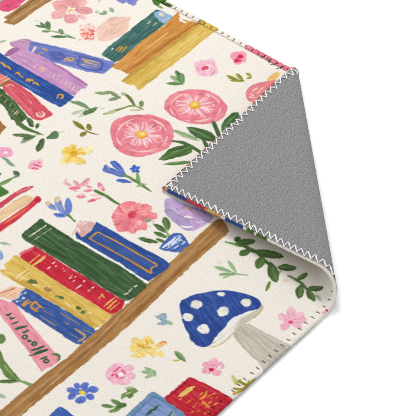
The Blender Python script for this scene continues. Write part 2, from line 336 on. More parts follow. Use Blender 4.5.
# ---- left middle: leaf sprig, olive sprig, yellow flower, small pinks
line([(15,119),(19,123.6),(26,128.6),(35,132),(43.6,134.8)], [3,5,4.6,2.6,1], (78,110,62), dry=.6)
leaf((27.6,117.6),(33,127.4),5.4,(64,96,54)); leaf((38,123.4),(36.6,128.8),4.2,(78,110,64)); leaf((36,136.8),(12.6,134.6),5.4,(96,120,78),dry=.7); leaf((36,135),(20.4,143.6),5,(138,158,118),alpha=.9,dry=.8); leaf((35,136.6),(22,139.6),4.4,(84,112,70),dry=.6); leaf((43.6,138),(37.4,151.6),6.2,(66,98,54))
poly([(46.4,138),(52,132.4),(56,131),(58.8,133.6),(57.6,138),(53,139),(49,138.8)], (98,130,92), smooth=True); line([(47,137.8),(55,134)], 1.2, (66,98,60)); line([(58,133),(64,131.4)], 1, (170,190,160)); line([(36,134.6),(43.6,134.8)], 2, (150,170,120))
for a,b,w_ in [((85,130),(72.2,120.4),5.2),((91,131),(87.6,123.6),5),((86.6,132),(79.6,136.4),4.8)]: leaf(a,b,w_,(138,130,52))
line([(74,122.4),(85,130),(91,133),(98.4,134.8)], 1.1, (112,106,40)); line([(82,135),(86,132.4)], .8, (104,96,36))
for x,y,rx,ry,a in [(66,153,5,3.6,20),(72,148,4,4,60),(79.6,151,5,3.6,-10),(80,161,6,3.8,10),(67,160,5,4.4,-20),(73,158,4,4,0)]: dab(x,y,rx,ry,(245,214,112),a,wob=1.3,alpha=.9)
dab(89,150.4,4.6,4.6,(248,236,178),0,wob=1,alpha=.85); dab(63.6,161.4,4,3.6,(247,230,160),0,alpha=.8)
for p in [[(74,154),(75,145.6)],[(73,154),(63.4,151)],[(73,155),(67,160.6)],[(75,155),(80,161)],[(75,153.6),(85,153.6)],[(72,152),(66,147.8)],[(76,152),(80,149)]]: line(p, [2.6,4.2,2.4], (238,194,62), alpha=.8, wob=1.3, dry=.8)
dab(74,154,3.6,2.6,(226,168,44))
for x,y,rx,ry in [(33,164,4.6,3.4),(38,162,4.2,3),(31,167,3.4,2.4),(36,167.6,4,2.4),(40,165.6,3,2.6)]: dab(x,y,rx,ry,(244,176,196),-15,wob=1,alpha=.9)
for p in [[(33.6,164),(37,165.6)],[(37.4,165),(41,167)],[(32,168.6),(34,168)],[(36,168.6),(38.2,169.2)],[(38.4,162),(40,163)]]: line(p, 2.1, (224,62,96))
for x,y,rx,ry in [(2,150,4,3),(7,150,4,2.6),(4,155.6,5,2.4),(10.4,154,2.8,3),(0,154,3,3)]: dab(x,y,rx,ry,(240,160,192),0,wob=1,alpha=.9)
dab(6,153,2,1.4,(250,226,232))
line([(2,157.6),(6.6,160),(9.6,163),(14.4,166.2)], [1.2,3,3.6,1.2], (130,156,124)); leaf((9,163.4),(13.4,165.6),3.4,(120,148,108))
line([(-3,186),(4,181.6),(12.6,178.4),(15,176.6)], 1.7, (104,144,74)); leaf((19.6,177),(13,170.6),5.4,(84,118,84)); leaf((12.6,178),(19,175),3,(100,136,94)); leaf((-4,177),(1.4,173),3,MG)
poly([(-3,185),(3,187.4),(8.6,192.6),(4,195.6),(-3,198)], (72,122,50), smooth=True); leaf((-2,186),(11.8,179.6),3.2,(112,148,78))
# open red-and-buff book
poly([(-8,216),(0,211.4),(15.4,200),(26,195),(31.6,196.4),(33.4,199.4),(26,205),(15.4,211.6),(0,221.6),(-8,227)], (234,199,154), along=[(0,214),(30,198)], col2=(244,216,178))
line([(-7,211),(0,206),(15.4,195),(25,189.8),(33,186.6)], [6,5.6,4.6,4.6,1.6], (206,76,90), dry=1.6); line([(16,193),(31,187.4)], 2.4, (232,150,150), alpha=.7, dry=1.4)
line([(-8,233),(0,228),(20,213.6),(30,206),(38,199.4)], [7.4,7.4,6.4,5.6,5.4], (214,52,74), dry=.8); dab(37.4,199.6,3.3,3.2,(212,46,70),-30); line([(4,224),(16,216),(29,207)], 1.6, (228,134,62), alpha=.85, dry=.8); line([(0,231.6),(14,222.4)], 1.2, (236,160,90), alpha=.6, dry=1); dab(37.2,199.8,1.2,1,(150,30,60))
# blue crocus
for a,b,w_,c in [((57,210.6),(46.6,202.4),5.4,(126,146,208)),((60,211),(57.4,197),6.4,(132,148,208)),((66.4,216.4),(52.6,214),5,(96,126,212)),((68.4,215),(68.4,197.6),6.6,(104,132,208)),((67.4,216),(58,207),5,(112,138,210)),((63,213),(60.6,204),4.4,(140,158,216))]: leaf(a,b,w_,c,wob=.6)
dab(48,203.4,2.6,2.2,(226,198,158),40); dab(57.6,199.6,2.4,2.8,(232,204,166)); line([(66,200),(67.6,212)], 1.2, (74,102,186), alpha=.8); line([(55,214.6),(64,216.2)], 1, (70,98,186), alpha=.8)
line([(68.4,215),(71.4,218),(75.2,221.6)], [2.6,2,1.4], (98,134,82)); leaf((-3,242),(11.8,245.4),3.6,(168,190,172),alpha=.85); leaf((0,243.6),(8,243),2,(140,170,146),alpha=.6); dab(-.4,255.4,3.8,4.8,(128,164,208),0,wob=.8)
# pink blossom spray
for a,b,w_,c in [((71.6,186.4),(62.6,182),4.6,(247,192,200)),((80.6,188),(68.4,188.4),4.2,(236,112,142)),((79,187),(73.6,180),5,(246,178,190)),((88.6,181),(79.4,186.4),5.4,(240,150,166)),((90,178),(82.6,184),4.6,(242,158,174)),((104,191),(98,182.4),4.6,(238,124,150)),((100,184.6),(101.6,190.4),3.6,(246,190,196)),((86.4,196.6),(76.6,196.4),4.6,(235,108,138)),((85,193),(78.6,197),3.4,(246,178,190)),((93,190),(83.4,191),3.4,(240,136,156)),((87.2,202),(97,198.8),3.8,(234,98,128)),((102.6,197.4),(94,199.4),3.4,(246,186,192)),((99.6,195.6),(90,195),2.8,(246,184,192)),((67,182.6),(65,178.6),3,(247,190,200)),((92,188),(86,185.6),3,(240,150,166)),((72,190.6),(78,191.4),2.4,(246,170,184))]: leaf(a,b,w_,c,wob=.7,alpha=.92)
line([(95,190.6),(100,193),(106,195.8),(113,200.6),(120.2,205.2)], [2.6,3.4,2.6,2.6,1.6], (88,128,66)); line([(104,194),(106.6,197.6)], 1.4, (120,154,90))
# bluebells
poly([(102.2,170.4),(104,165.4),(106.6,164.6),(109,167),(113,168.4),(124.6,175),(122,177),(112,174.4),(104.6,172.2)], (84,112,186), smooth=True, dry=.5); poly([(110.2,162.6),(113,160.6),(116,160.8),(121,165.6),(125,171.4),(126.6,176.6),(121,173.4),(114.6,168)], (76,108,190), smooth=True, dry=.5)
line([(107,169.4),(120,174.6)], 2.4, (150,140,196), alpha=.7, dry=.8); line([(113,163),(122,171)], 1.4, (140,162,218), alpha=.8); line([(106,166),(110,169)], 1.2, (150,170,222), alpha=.8)
line([(124,175),(130,177.6),(134,180.4),(138,180)], [2.6,2.6,3,2.6], (108,140,84)); line([(137,173),(138,177),(138.4,181)], [1.6,3,3.6], (126,160,92)); line([(139,183),(144,186.4),(151,191.4)], [2.6,2.4,1], (86,124,74)); line([(140,183.4),(146,184.6)], 1.6, (140,170,108)); leaf((136,186.6),(143.6,184.6),2,(130,164,104))
for a,b,w_ in [((134.6,169.6),(129.6,168.6),3.6),((134.6,169.4),(134,164.8),3.6),((135.4,169.6),(140,166.4),3.4),((135,170),(139.6,172.2),3.6),((134.6,170),(133,172.6),3)]: leaf(a,b,w_,(58,98,196))
leaf((132.4,182.4),(115.8,180),5.2,(82,116,196)); line([(120,180.6),(130,182)], 1, (50,80,164), alpha=.8); leaf((133.6,180),(139.6,183),3,(100,150,90))

# ---- red peony, mauve bloom, potted plant
poly([(112,215),(117,208),(122,203.4),(131,200.4),(138,203),(147,204),(152,206.6),(150.6,211),(157,213.6),(155.4,219),(150,221),(147,223.4),(146.4,229.6),(139,229.8),(134,234.4),(126,231.2),(118,231.6),(115,224.6),(111.6,219)], (239,134,142), smooth=True, wob=1.8, dry=.8, col2=(247,186,182))
for k in range(46):
    a = rng.uniform(0,6.283); q = rng.uniform(.35,.95); x = 133+19.5*q*math.cos(a); y = 217+14.5*q*math.sin(a); l_ = rng.uniform(.10,.22)
    line([(x,y),(x+19*l_*math.cos(a+.3),y+14*l_*math.sin(a+.3))], rng.uniform(1.8,3.8), [(230,108,124),(248,190,184),(236,126,138),(250,204,196),(224,94,114)][k%5], alpha=.75, wob=.8, dry=.6)
dab(132.6,214.6,4.6,3.2,(222,76,98),-20,wob=1.2); dab(131,215.4,2.6,1.8,(206,48,74),-20); line([(134,212.6),(138,210.4)], 2, (222,76,98)); line([(128,216.4),(130,218.4)], 2, (220,70,94))
leaf((144.6,219.6),(150.8,221.4),4.4,(104,170,118)); line([(150,220.8),(153.6,221.4)], 1.4, (214,90,90))
poly([(163.4,204),(166,199.6),(172,198.4),(180,202),(190,206),(205,211),(214,216),(208,223),(197,229.6),(190,231.6),(181,227),(172,220.4),(165,211.6)], (192,166,214), smooth=True, wob=1.4, dry=.8, col2=(214,192,226))
poly([(164.4,209.6),(168,207),(176,211),(186,218),(192,226),(188,231),(180,226.6),(171,219.6),(165.4,213)], (168,150,190), smooth=True, wob=1.2, alpha=.85, dry=.9)
poly([(174,208),(182,206),(192,209),(199,213),(196,220),(186,219),(178,214)], (208,164,208), smooth=True, alpha=.85, dry=1.2)
for k in range(30):
    x,y = rng.uniform(166,204), rng.uniform(204,226); 
    if y-204 > (x-160)*.75 or y < 200+(x-170)*.3: continue
    line([(x,y),(x+rng.uniform(3,7),y+rng.uniform(1,4))], rng.uniform(1.6,3.4), [(168,142,198),(222,198,230),(200,148,198),(152,132,184)][k%4], alpha=.75, dry=1)
line([(166,208),(172,208.4),(178,212.6),(184,217)], 1.1, (232,222,232), alpha=.7, dry=.8); line([(176,203),(183,207.6),(190,209)], 1.3, (170,146,200), alpha=.7, dry=.8); line([(192,212),(198,217),(200,222)], 1.4, (166,146,196), alpha=.6, dry=.8)
line([(184.6,217),(188,216.6),(192,218.2)], 2.6, (244,238,238)); line([(181,226),(187,227.4),(192,226.6)], 2.2, (240,232,238)); line([(197,222.6),(204,221.8)], 1.6, (236,226,238), alpha=.8); dab(186.4,208.6,1.8,1.4,(214,196,110))
for a,b,w_,c in [((168.4,231),(164.4,216.8),6.2,(84,112,56)),((168,233.6),(153.6,224),5.6,(70,100,50)),((167,238),(152.6,231.4),5,(84,114,58)),((158.4,243),(138,238.2),5.2,(72,104,50)),((165,242.6),(155.6,238.4),3.8,(88,118,62)),((167.6,233),(170,238),3.6,(150,172,110))]: leaf(a,b,w_,c)
line([(165,228),(168.6,236),(170,240)], 1.6, (150,170,104)); line([(164.8,219),(167.6,230)], .8, (140,164,96), alpha=.8)
poly([(158.8,248.2),(161,245),(165,240.6),(172.6,233.6),(177,232.8),(181.6,233.4),(186.6,239.6),(190.4,245.6),(186,249.4),(180,252.8),(172,252),(164,251.2)], (64,98,172), along=[(160,248),(182,234)], dry=.5)
for p in [[(163,247.6),(168,243.4),(172,240.6)],[(168,246.4),(172,241),(176,237)],[(172,245.4),(176,240.6),(180,237)],[(166,249),(171,246.4)],[(176,244),(181,239.6)],[(179,240),(183,241)],[(174,248.4),(178,246)],[(177,236),(181,235.4)],[(182,244.6),(184.6,242)]]: line(p, 1.6, (222,230,240), wob=.8)
line([(178,251),(188,246)], 1.6, (90,130,200), alpha=.7)

# ---- the near shelf
poly([(-16,424),(0,410.4),(16,397.2),(29,386.8),(44.6,373.6),(64,360.2),(80,345.8),(96,331.2),(113,314.4),(124,306.8),(134,298),(147.7,284),(158,274.4),(170,263),(180,252.4),(190,244.2),(196,237.6),(209,226),(214,221.6),(217.6,219.6),(222,219.4),(226,224),(229,231),(226,235.6),(217,243),(209,250.4),(200,258),(184,273),(170,286.4),(151.5,303.8),(140,315),(124,330),(104,347),(84,363.6),(64,380.6),(40.8,399.2),(20.8,416),(0,434),(-16,448)], (168,121,70), along=[(30,400),(200,245)], wob=.9, dry=.5, var=.8, col2=(196,152,102))
for p,w_,c,al_ in [([(0,420),(30,395),(60,371),(90,344)],2.2,(198,154,104),.7),([(60,373),(84,353),(112,328)],2.6,(140,96,50),.6),([(112,322),(140,298),(170,270),(205,238)],2.4,(190,146,96),.65),([(124,322),(150,299),(180,270),(214,240)],2.8,(136,92,46),.6),([(20,412),(40,396),(62,378)],2.0,(140,96,50),.55),([(86,350),(104,333),(118,318)],1.6,(206,166,118),.6),([(150,292),(172,271),(196,250)],1.6,(202,160,110),.55),([(205,240),(216,230),(224,224)],2.4,(132,88,44),.5),([(8,424),(24,410),(36,399)],1.2,(212,176,130),.6),([(40,394),(56,380),(66,372)],1.2,(212,176,130),.6),([(12,402),(40,379),(70,357)],2.4,(150,104,56),.5)]:
    line(p, w_, c, alpha=al_, dry=1.6)
# ---- books on the near shelf
poly([(75,229),(80,221.2),(87,221),(93,222),(95,224.6),(89,231.4),(82,238),(76,236)], (222,172,166), smooth=True, wob=1, dry=.6); line([(79,224),(84,221)], 2.6, (246,238,232)); line([(77,228),(80,232)], 2, (246,236,230)); line([(83,224.6),(86,222.4)], 1.6, (248,240,236)); line([(72.4,234.6),(74,231)], 2.8, (228,204,164))
poly([(96,221.6),(110,229),(128,240.4),(142,247.4),(155,254.4),(163,258.6),(170,264.4),(167,268.4),(160,274),(148.5,281.4),(146,280),(140,276.6),(120,263.6),(100,251.8),(77,238.4),(75.6,233.4),(77,232),(80.6,236.8),(83,237.4),(90,231.4),(95,225)], (46,78,150), along=[(85,232),(155,270)], dry=.6, col2=(84,114,178))
poly([(92,237.6),(98.6,234),(119,245),(139,256),(154.6,265.4),(149,270.4),(124,255.4),(105,245)], (62,92,156), along=[(95,236),(150,266)], alpha=.6, wob=.4, dry=.8)
line([(89.4,238.4),(93,235.4),(97.7,232.4),(104,235.2),(119,243),(139,254.4),(150,260.8),(157,265.2),(153.6,267),(151,269),(151.6,273)], 1.4, (206,146,58), taper=0, dry=.4); line([(89.2,238.4),(105,246.8),(124,257.2),(138,265.4),(150.6,273.2)], [1.2,1.2,1.4,1.8,2.2], (200,138,54), taper=0, dry=.4)
line([(76.4,239.6),(100,253.2),(120,265),(139,277.4),(146.4,282)], 1.6, (248,244,238), taper=0)
poly([(40,218.8),(42,219.2),(46,222),(62,232),(80,243.4),(102,255.6),(124,268.6),(138,277.6),(147.4,284.2),(145,288.2),(137,295.6),(129,301),(124.5,300.8),(108,291),(90,280),(62,262.6),(37,247),(25.4,240.6),(21,236.6),(24,232)], (58,90,54), along=[(40,230),(136,290)], dry=.5, var=.8)
for p in [[(50,232),(80,250),(120,275)],[(40,236),(70,255)],[(90,262),(130,287)],[(60,246),(100,272)]]: line(p, 1.6, (92,124,84), alpha=.5, dry=1.8)
for p in [[(30,239.6),(70,262),(110,288)],[(80,248),(120,272)]]: line(p, 1.8, (40,66,38), alpha=.5, dry=1.6)
for k in range(9):
    x = 28.4+k*2.05; y = 237.2-k*1.36; line([(x,y),(x+1.3,y-1.1)], 1.6, (236,226,190), wob=.6); line([(x+5,y+3.2),(x+6.2,y+2)], 1.0, (206,204,166), wob=.5)
marks([[(124.4,294.4),(127.4,293.6)],[(129.2,291.4),(132,288.6)],[(134.4,286.8),(137,285.4)]], 1.9, (240,234,214)); line([(127.4,293.6),(129.2,291.4)], .9, (220,214,190))
poly([(20,256),(25,250.4),(30,249),(34.6,245.8),(40,249.4),(62,262.8),(90,280.2),(124.5,301.2),(124.4,304),(122,308.6),(112,314.6),(105,311),(87.7,300),(60,284),(41.5,271.6),(22,259.6)], (200,36,58), along=[(30,254),(115,308)], dry=.8, var=.75, col2=(226,84,100))
line([(20,254),(28,250.6),(33,247.6)], 3, (226,110,124), alpha=.8, dry=1.6)
line([(29,263.6),(34,259.4),(40,254.6)], 1.3, (226,178,90)); line([(33,265.4),(38,262),(45,255.8)], 2.5, (226,188,94), dry=.7); line([(40,262.6),(45,258)], 1, (238,214,140))
for x,y,r_ in [(49,267.8,1.4),(53.6,263,1.3),(56,266,.7),(59.6,273.6,1),(62.6,269,1),(64.6,271,.7),(70,278,.9),(72,275.6,.9),(75,277,.8),(80,286,1.5),(84,281.4,1.2),(77,288,.9),(89,290.6,1.3),(93,287.4,1.1),(73.6,281,.7)]: line([(x-r_*.7,y+r_*.5),(x+r_*.7,y-r_*.5)], r_*1.5, (246,226,222), wob=.6)
marks([[(99,298.4),(102.4,294)],[(101.6,294.4),(104,297.4)],[(104,306.6),(110,301.4),(114.6,297.6)],[(107.4,308.4),(113,303.2),(117,300)],[(110,310),(119,302.6)]], 1.6, (228,188,92), dry=.6)
poly([(14,255.4),(17,255),(22,258.8),(41.5,271.4),(60,283.8),(87.7,299.8),(105,311),(112.4,314.8),(105,322.4),(98,328),(94,328.6),(84,322),(60,307),(40,296),(24.6,287.8),(10,279),(2,275),(-1,270.4),(7,269),(3.6,264.4),(9,261)], (223,187,92), along=[(12,266),(100,322)], dry=1.2, var=.75, col2=(238,212,132))
line([(10,276),(36,290.4),(60,304.4),(92,325.6)], 3.4, (190,144,58), alpha=.55, dry=1.6); line([(4,272),(20,276),(40,288)], 1.6, (238,214,140), alpha=.7, dry=1.2); line([(10,261),(30,272)], 2, (206,162,74), alpha=.6, dry=1.2)
line([(16,279),(21,274),(28,269.6)], 1.4, (244,226,172), alpha=.85); line([(19.6,281),(24,276.6),(31,271.6)], 1.0, (244,226,172), alpha=.7)
for a,b,w_,c in [((26,281.4),(38,283.4),3.8,(98,114,58)),((30,279),(34,283),3,(84,104,52)),((36,279.6),(33,284),2.6,(110,124,66)),((58.4,296),(64,299),3.8,(78,106,56)),((55,297.4),(58,295.6),2.4,(120,134,70)),((75.6,306.4),(80.6,309.4),4,(84,112,52)),((80.2,312.8),(85.6,311.6),4,(82,112,52))]: leaf(a,b,w_,c)
dab(47,289.4,2.8,1.8,(176,134,80),30); dab(50,290,1.6,1.2,(120,120,70)); dab(35,285.4,2.4,1,(246,232,190),20); line([(44,287),(50,286.4)], 1.6, (240,214,170)); line([(48.6,292.4),(52,289)], 1, (150,120,80)); line([(66,303),(70,306)], 2.4, (242,222,160)); dab(90,312.6,2.2,1.4,(240,218,150),20)
poly([(-6,288),(0,291),(6,288.6),(12,286.6),(22,287.6),(25,289),(21,294),(16,298.6),(8,299.4),(0,296),(-6,298)], (240,199,170), smooth=True, wob=1, dry=.8)
marks([[(-2,294.4),(8,290.6),(15,288)],[(0,296.6),(9,293)],[(8,297),(16,293)]], 1.5, (204,140,104), dry=.8)
poly([(25.4,287.8),(32,291),(40,296),(60,306.8),(84,322),(94.4,329),(95,331.6),(88,338),(80,345.2),(74,342.4),(62,334.8),(37,318.8),(24,310.6),(16,305),(12,303.6),(11.6,300.4),(17,299.4),(20,296),(19.6,294),(22.6,291)], (58,90,160), along=[(25,296),(85,336)], dry=.9, var=.75, col2=(98,128,186))
line([(40,309),(62,323),(80,337)], 2.6, (44,70,136), alpha=.5, dry=1.6)
for x,y in [(19,297.6),(21.6,294.4),(17,301.4),(23.6,298.2),(20.4,300.8),(25,293)]: dab(x,y,1.1,.8,(216,222,236))
O_ = (212,150,72)
marks([[(22,305.6),(24.4,303),(28.6,299.6)],[(24,306.4),(27,303.4),(31,302)],[(30.6,306.6),(34,309.8),(37.6,312)],[(31,306),(35,302),(38,304.6),(42.4,308)],[(36,309.6),(39.6,306.8)]], 1.9, O_, dry=.6)
marks([[(43,310.4),(55,316.8)],[(60,313),(70,318.6),(80,324.8)],[(40,316),(48,321),(56,325.4)],[(64,322),(68,324)],[(84,330),(92,333)]], 1.1, (198,146,92), alpha=.8, dry=.9); line([(75,328.6),(80,331.8),(84.6,335.4),(83.4,338.6),(78.4,341.2)], 1.9, (206,152,86), dry=.5); line([(70,333),(77,337.6)], 1.2, (196,140,84), alpha=.8)
line([(95.6,328.6),(99,327)], 2, (240,236,236))
poly([(-8,307),(0,303.4),(6,302.6),(12,301.2),(16,304.4),(20.2,311.4),(30,324),(41.5,336.8),(50,347),(57,354.8),(58.6,360),(56,363.6),(51,366.6),(46,368.8),(42,371.8),(39,368),(34.6,362),(28.5,352),(14,333),(0,314.6),(-8,309)], (236,152,164), along=[(8,308),(48,366)], dry=.6, var=.7, col2=(244,184,190))
line([(2,311),(20,334),(36,358)], 2.2, (226,128,144), alpha=.6, dry=1.6); poly([(-6,300),(2,299.4),(9,303),(4,306.6),(-4,308)], (236,150,170), smooth=True, wob=1, dry=.6)
K_ = (52,92,62)
marks([[(6.4,314.8),(8.6,315),(11.6,313)],[(9.6,317),(12,318.6),(15,317.6)],[(11,319.4),(14,318)],[(12.2,324),(15,323),(18.4,321.4)],[(22,333),(25,331.8),(28.4,330.2)],[(27.6,340),(29.4,341.6),(31,340.6)],[(28.6,339.4),(30,341.8)],[(40,359.2),(43.6,358),(47,356.8)]], 1.6, K_)
line([(15.4,329.2),(20,327.8),(26.6,326)], 2.6, K_); line([(32,350.2),(38,348.6),(44,346)], 2.2, K_); line([(34,354.4),(40,352),(47.4,349.6)], 2.9, (44,84,54)); line([(29.4,355.4),(33,355.2),(36.6,354.2)], 1.4, (104,106,60))
for x,y in [(24.6,336.8),(34,343.6),(46.2,360.8)]: line([(x-2.2,y+.6),(x-.6,y-1.4),(x+2,y-.8),(x+1.8,y+1.2),(x-.4,y+1.8),(x-2.2,y+.6)], 1.5, K_, taper=0); 
line([(53,354.2),(57,354.6),(59.4,356.8),(58,361)], [2,2.8,2.2,1.2], (92,128,74))

# ---- near left: leaves, blue daisy, blue corner
poly([(-4,344),(1,352),(5,361),(12,370),(20,379.4),(19,382),(11,379.6),(4,375),(0,368),(-4,358)], (98,130,64), smooth=True, along=[(0,356),(18,380)], var=.8, dry=.5); line([(-1,356),(8,370),(18,380)], 1.1, (150,176,108), alpha=.8); leaf((20,380.8),(-2,381.6),4.4,(86,120,58)); line([(18,380.4),(24,382.2),(30,384.6)], [2,2.4,3.4], (120,152,86)); leaf((-3,393),(5.4,398),4.6,(170,188,172),alpha=.85)
dab(.8,338.6,5.4,4.8,(112,142,82),20,wob=.8); line([(0,336),(4,340)], 1.4, (70,104,56), alpha=.7); leaf((-3,352),(3.6,365),4,(110,140,78))
for x,y,rx,ry,a in [(71.8,390.4,4.8,3.2,15),(77,386,3.4,2.9,50),(84.6,385.6,4.2,3.2,-20),(93,389.4,5,3.4,5),(90.4,396.8,4.4,3,15),(80.6,399.8,5.6,3.8,-15),(71.6,396.4,4.4,2.9,-20),(78,392,4,3,0),(86,391,4,3,0)]: dab(x,y,rx,ry,(90,116,202),a,wob=.8,col2=(126,148,220))
for p in [[(79,391),(70,390)],[(84,390),(85,384.4)],[(86,391.6),(95,389.4)],[(85,394.6),(91,397.6)],[(81,395),(80,402)],[(79,394),(70,397)]]: line(p, .9, (66,90,176), alpha=.75)
dab(82.2,392.6,3.3,2.2,(238,204,62),5)
poly([(44,422),(53,412),(59,406.4),(62,407.2),(77,417.6),(84,424),(70,440),(40,440)], (60,92,170), along=[(55,410),(70,430)], dry=.5)
# ---- near: pink carnation, yellow marigold, dusty-blue bird sprig, green bits
for x,y,rx,ry,a in [(110,374,5,5.4,0),(115,380.4,6,3.6,10),(124,382,7,3.4,0),(131,376,5,4.4,0),(128,368,6,4,-10),(119,366.6,6,3.6,0),(112.6,368.6,4,3.4,0),(121,374,6,5,0)]: dab(x,y,rx,ry,(243,172,198),a,wob=1.8,alpha=.8,col2=(249,208,222))
for p in [[(112,374),(114.6,378)],[(115,369.4),(113,372.6)],[(107,377),(111,379)]]: line(p, 2.2, (238,150,180), alpha=.7)
dab(120.6,374.4,3,2.6,(250,240,238))
for p in [[(114.4,371.6),(117.4,369.6)],[(117,369),(120,367.4)],[(116,374),(117.4,377.4)],[(122,370),(125.6,373.4)],[(120,378),(123,377.4)],[(112.4,375.4),(113.4,374.6)]]: line(p, 2.4, (234,74,118), wob=.6)
for x,y,rx,ry,a in [(136,341,5,3.8,20),(148,340,5,3.6,-10),(135,348,5,4,0),(141,354,6,3.8,0),(152,352,6,4.4,0),(144,345,8,5.6,0),(160,354,4,3.6,0),(157,347,5,3,0),(134,356,3,2,0)]: dab(x,y,rx,ry,(247,217,118),a,wob=1.6,alpha=.85,col2=(250,236,176))
leaf((156,346.6),(166.4,342),5.4,(240,196,124)); line([(159,343.8),(164.4,341.6),(166.4,344)], 1.4, (228,140,80), alpha=.8)
for p,c in [([(138,345),(143,347)],(222,164,40)),([(143,347.6),(151.6,347.4)],(214,154,36)),([(146,341),(147.6,344.6)],(220,160,40)),([(140,344),(146,345)],(230,180,60)),([(150,354),(153.4,357.6)],(230,160,60)),([(146,352),(152,354)],(236,186,80)),([(131,347),(137,348)],(238,204,90)),([(137,352),(143,355)],(240,208,96)),([(150,340),(153,343)],(242,210,100))]: line(p, 3, c, wob=1.2, alpha=.8, dry=.8)
poly([(154.4,315.4),(158,315.6),(160.4,313.6),(165,313),(167,316.4),(167,319.6),(170,321.6),(167,324.4),(160,325),(157.6,323.6),(161,321),(157.6,318.4)], (146,170,186), smooth=True, wob=.9); line([(160,319),(166,322)], 1.4, (118,146,166), alpha=.7); leaf((167,320.4),(172.4,325),3.8,(152,184,150))
leaf((174.4,351),(185.6,361.8),5.2,(124,154,104)); line([(176,353),(184.6,361)], 1, (86,120,72), alpha=.8); leaf((172.6,360.6),(179.6,360.6),2,(196,186,90))
for a,b,w_ in [((153.4,373),(141,371.6),4),((154,372.6),(144,366.8),4),((154,374),(144.4,378.4),3.6),((155.6,376.4),(151,369.6),4.6)]: leaf(a,b,w_,(154,182,136))
line([(150,376.6),(155,375)], 2, (170,194,152))
for a,b,w_,c in [((126,390),(138,391),7.4,(108,140,66)),((121,395.4),(131,393.6),5,(116,146,80)),((133,393.4),(128,398.4),3.6,(90,124,60)),((124,388),(134,387.4),3,(170,190,140))]: leaf(a,b,w_,c)
line([(124,395),(132,391.6)], 1.2, (240,234,220), alpha=.8)
for a,b,w_,c in [((114.4,407),(101.4,405.2),4.2,(98,134,68)),((123,406),(110.6,399),4.2,(92,128,66)),((124,406.4),(108.4,412.4),4.2,(104,140,72)),((126.4,405.4),(114,407),3,(84,118,58)),((117.6,406),(126.6,404),5,(74,110,50))]: leaf(a,b,w_,c)
leaf((121.6,399),(124.6,393),4,(120,150,88))
# ---- near books: steel blue and red
poly([(116,424),(125,416),(138,404),(151.5,391.8),(154,391.6),(158,393.4),(166,400.2),(175,406.6),(184,412.6),(192,419),(180,440),(116,440)], (106,142,178), along=[(154,394),(185,418)], dry=.6)
poly([(128,421),(140,409.6),(152,398.6),(157,398.2),(170,407),(192,423),(180,440),(128,440)], (128,152,202), along=[(154,400),(180,418)], wob=.6, dry=.6)
line([(128,420.4),(140,409),(151.6,398),(157,397.6),(176,410.6)], 1.2, (84,116,160), alpha=.7)
marks([[(147,414.8),(151,410.6),(154,409.6),(157.6,406)],[(146.6,415),(151,412.6)],[(169,416),(172,411.6)]], 2.6, (58,96,74)); line([(171,415.4),(174,412)], 1.4, (180,160,70))
poly([(164.4,397.6),(174,389.6),(184,381.4),(188,377.8),(190.8,377.2),(196,379),(205,383.6),(215,389),(224,393.8),(236,400.6),(229,414),(214,432),(196,432),(184,412.8),(172,404.6),(166,400.4)], (192,32,48), along=[(180,388),(215,410)], wob=1, dry=.6, var=.8)
line([(166,399),(176,391),(188,380.4)], 2.2, (164,22,40), alpha=.7, dry=1)
line([(180,396),(184,393.6),(188,390.4),(192,387.4)], 4.2, (228,196,98), dry=1.2); line([(190,388),(194,387)], 2, (238,208,120)); line([(179,400),(182,398)], 1.8, (226,170,80))
for x,y in [(198,389.6),(201,394),(206,391.6),(203,398),(196,403.6),(194.6,406),(203.6,403),(207,406.6),(210,402.4),(213.6,394),(212,398),(190,400.6),(187,403),(199,410.4),(193,411.6),(206,412.8),(217,397.6),(215,404),(200,405),(209,396)]:
    line([(x-1.2,y+.9),(x+1.4,y-.8)], rng.uniform(1.4,2.8), [(230,150,56),(226,178,80),(234,128,48),(216,110,50)][int(x*7+y)%4], wob=.8)
line([(200,399),(204,396.6),(207,393)], 1.5, (230,160,70)); line([(202,401),(206,404.6),(209,408)], 1.8, (230,150,60)); marks([[(212,401),(216,402.6)],[(216,394.6),(220,397)],[(207,415),(211,412)]], 1.2, (70,40,40), alpha=.6)
# pink blossom and olive spray by the near hem
for x,y,rx,ry,a in [(213.4,361.6,4.4,3.2,0),(220.6,366,3.8,3.6,0),(206.6,364.6,4,3.2,10),(206.4,370.6,4,3.4,0),(217,373,4.4,3.2,0),(212.6,367.6,4,3,0)]: dab(x,y,rx,ry,(244,166,190),a,wob=1,col2=(250,208,220),alpha=.92)
dab(219,367.6,1.6,2.4,(250,240,238),20); line([(213,365.6),(216,364.4)], 1.8, (230,110,148)); dab(211.6,369.8,2.1,1.4,(214,46,88),5); line([(209,373.6),(211,372)], 1.2, (236,140,170))
leaf((237.4,385.4),(232,374.8),4,(208,204,136)); leaf((236,384.6),(241,379),3,(190,184,96)); line([(233.4,388),(238,389.4),(244,388),(248,384)], 2.2, (150,142,44)); line([(239,380.6),(243,383.4),(248,386)], 2.4, (146,140,46)); line([(241,391),(247,387),(249,380.6)], 1.8, (160,150,56)); line([(246,385.6),(251,382.6),(256,378)], 2.2, (154,146,58)); line([(233,394.4),(237,392.6),(243,389.6)], 2.3, (186,152,52)); line([(248,383),(255,382.4)], 1.3, (170,158,70))

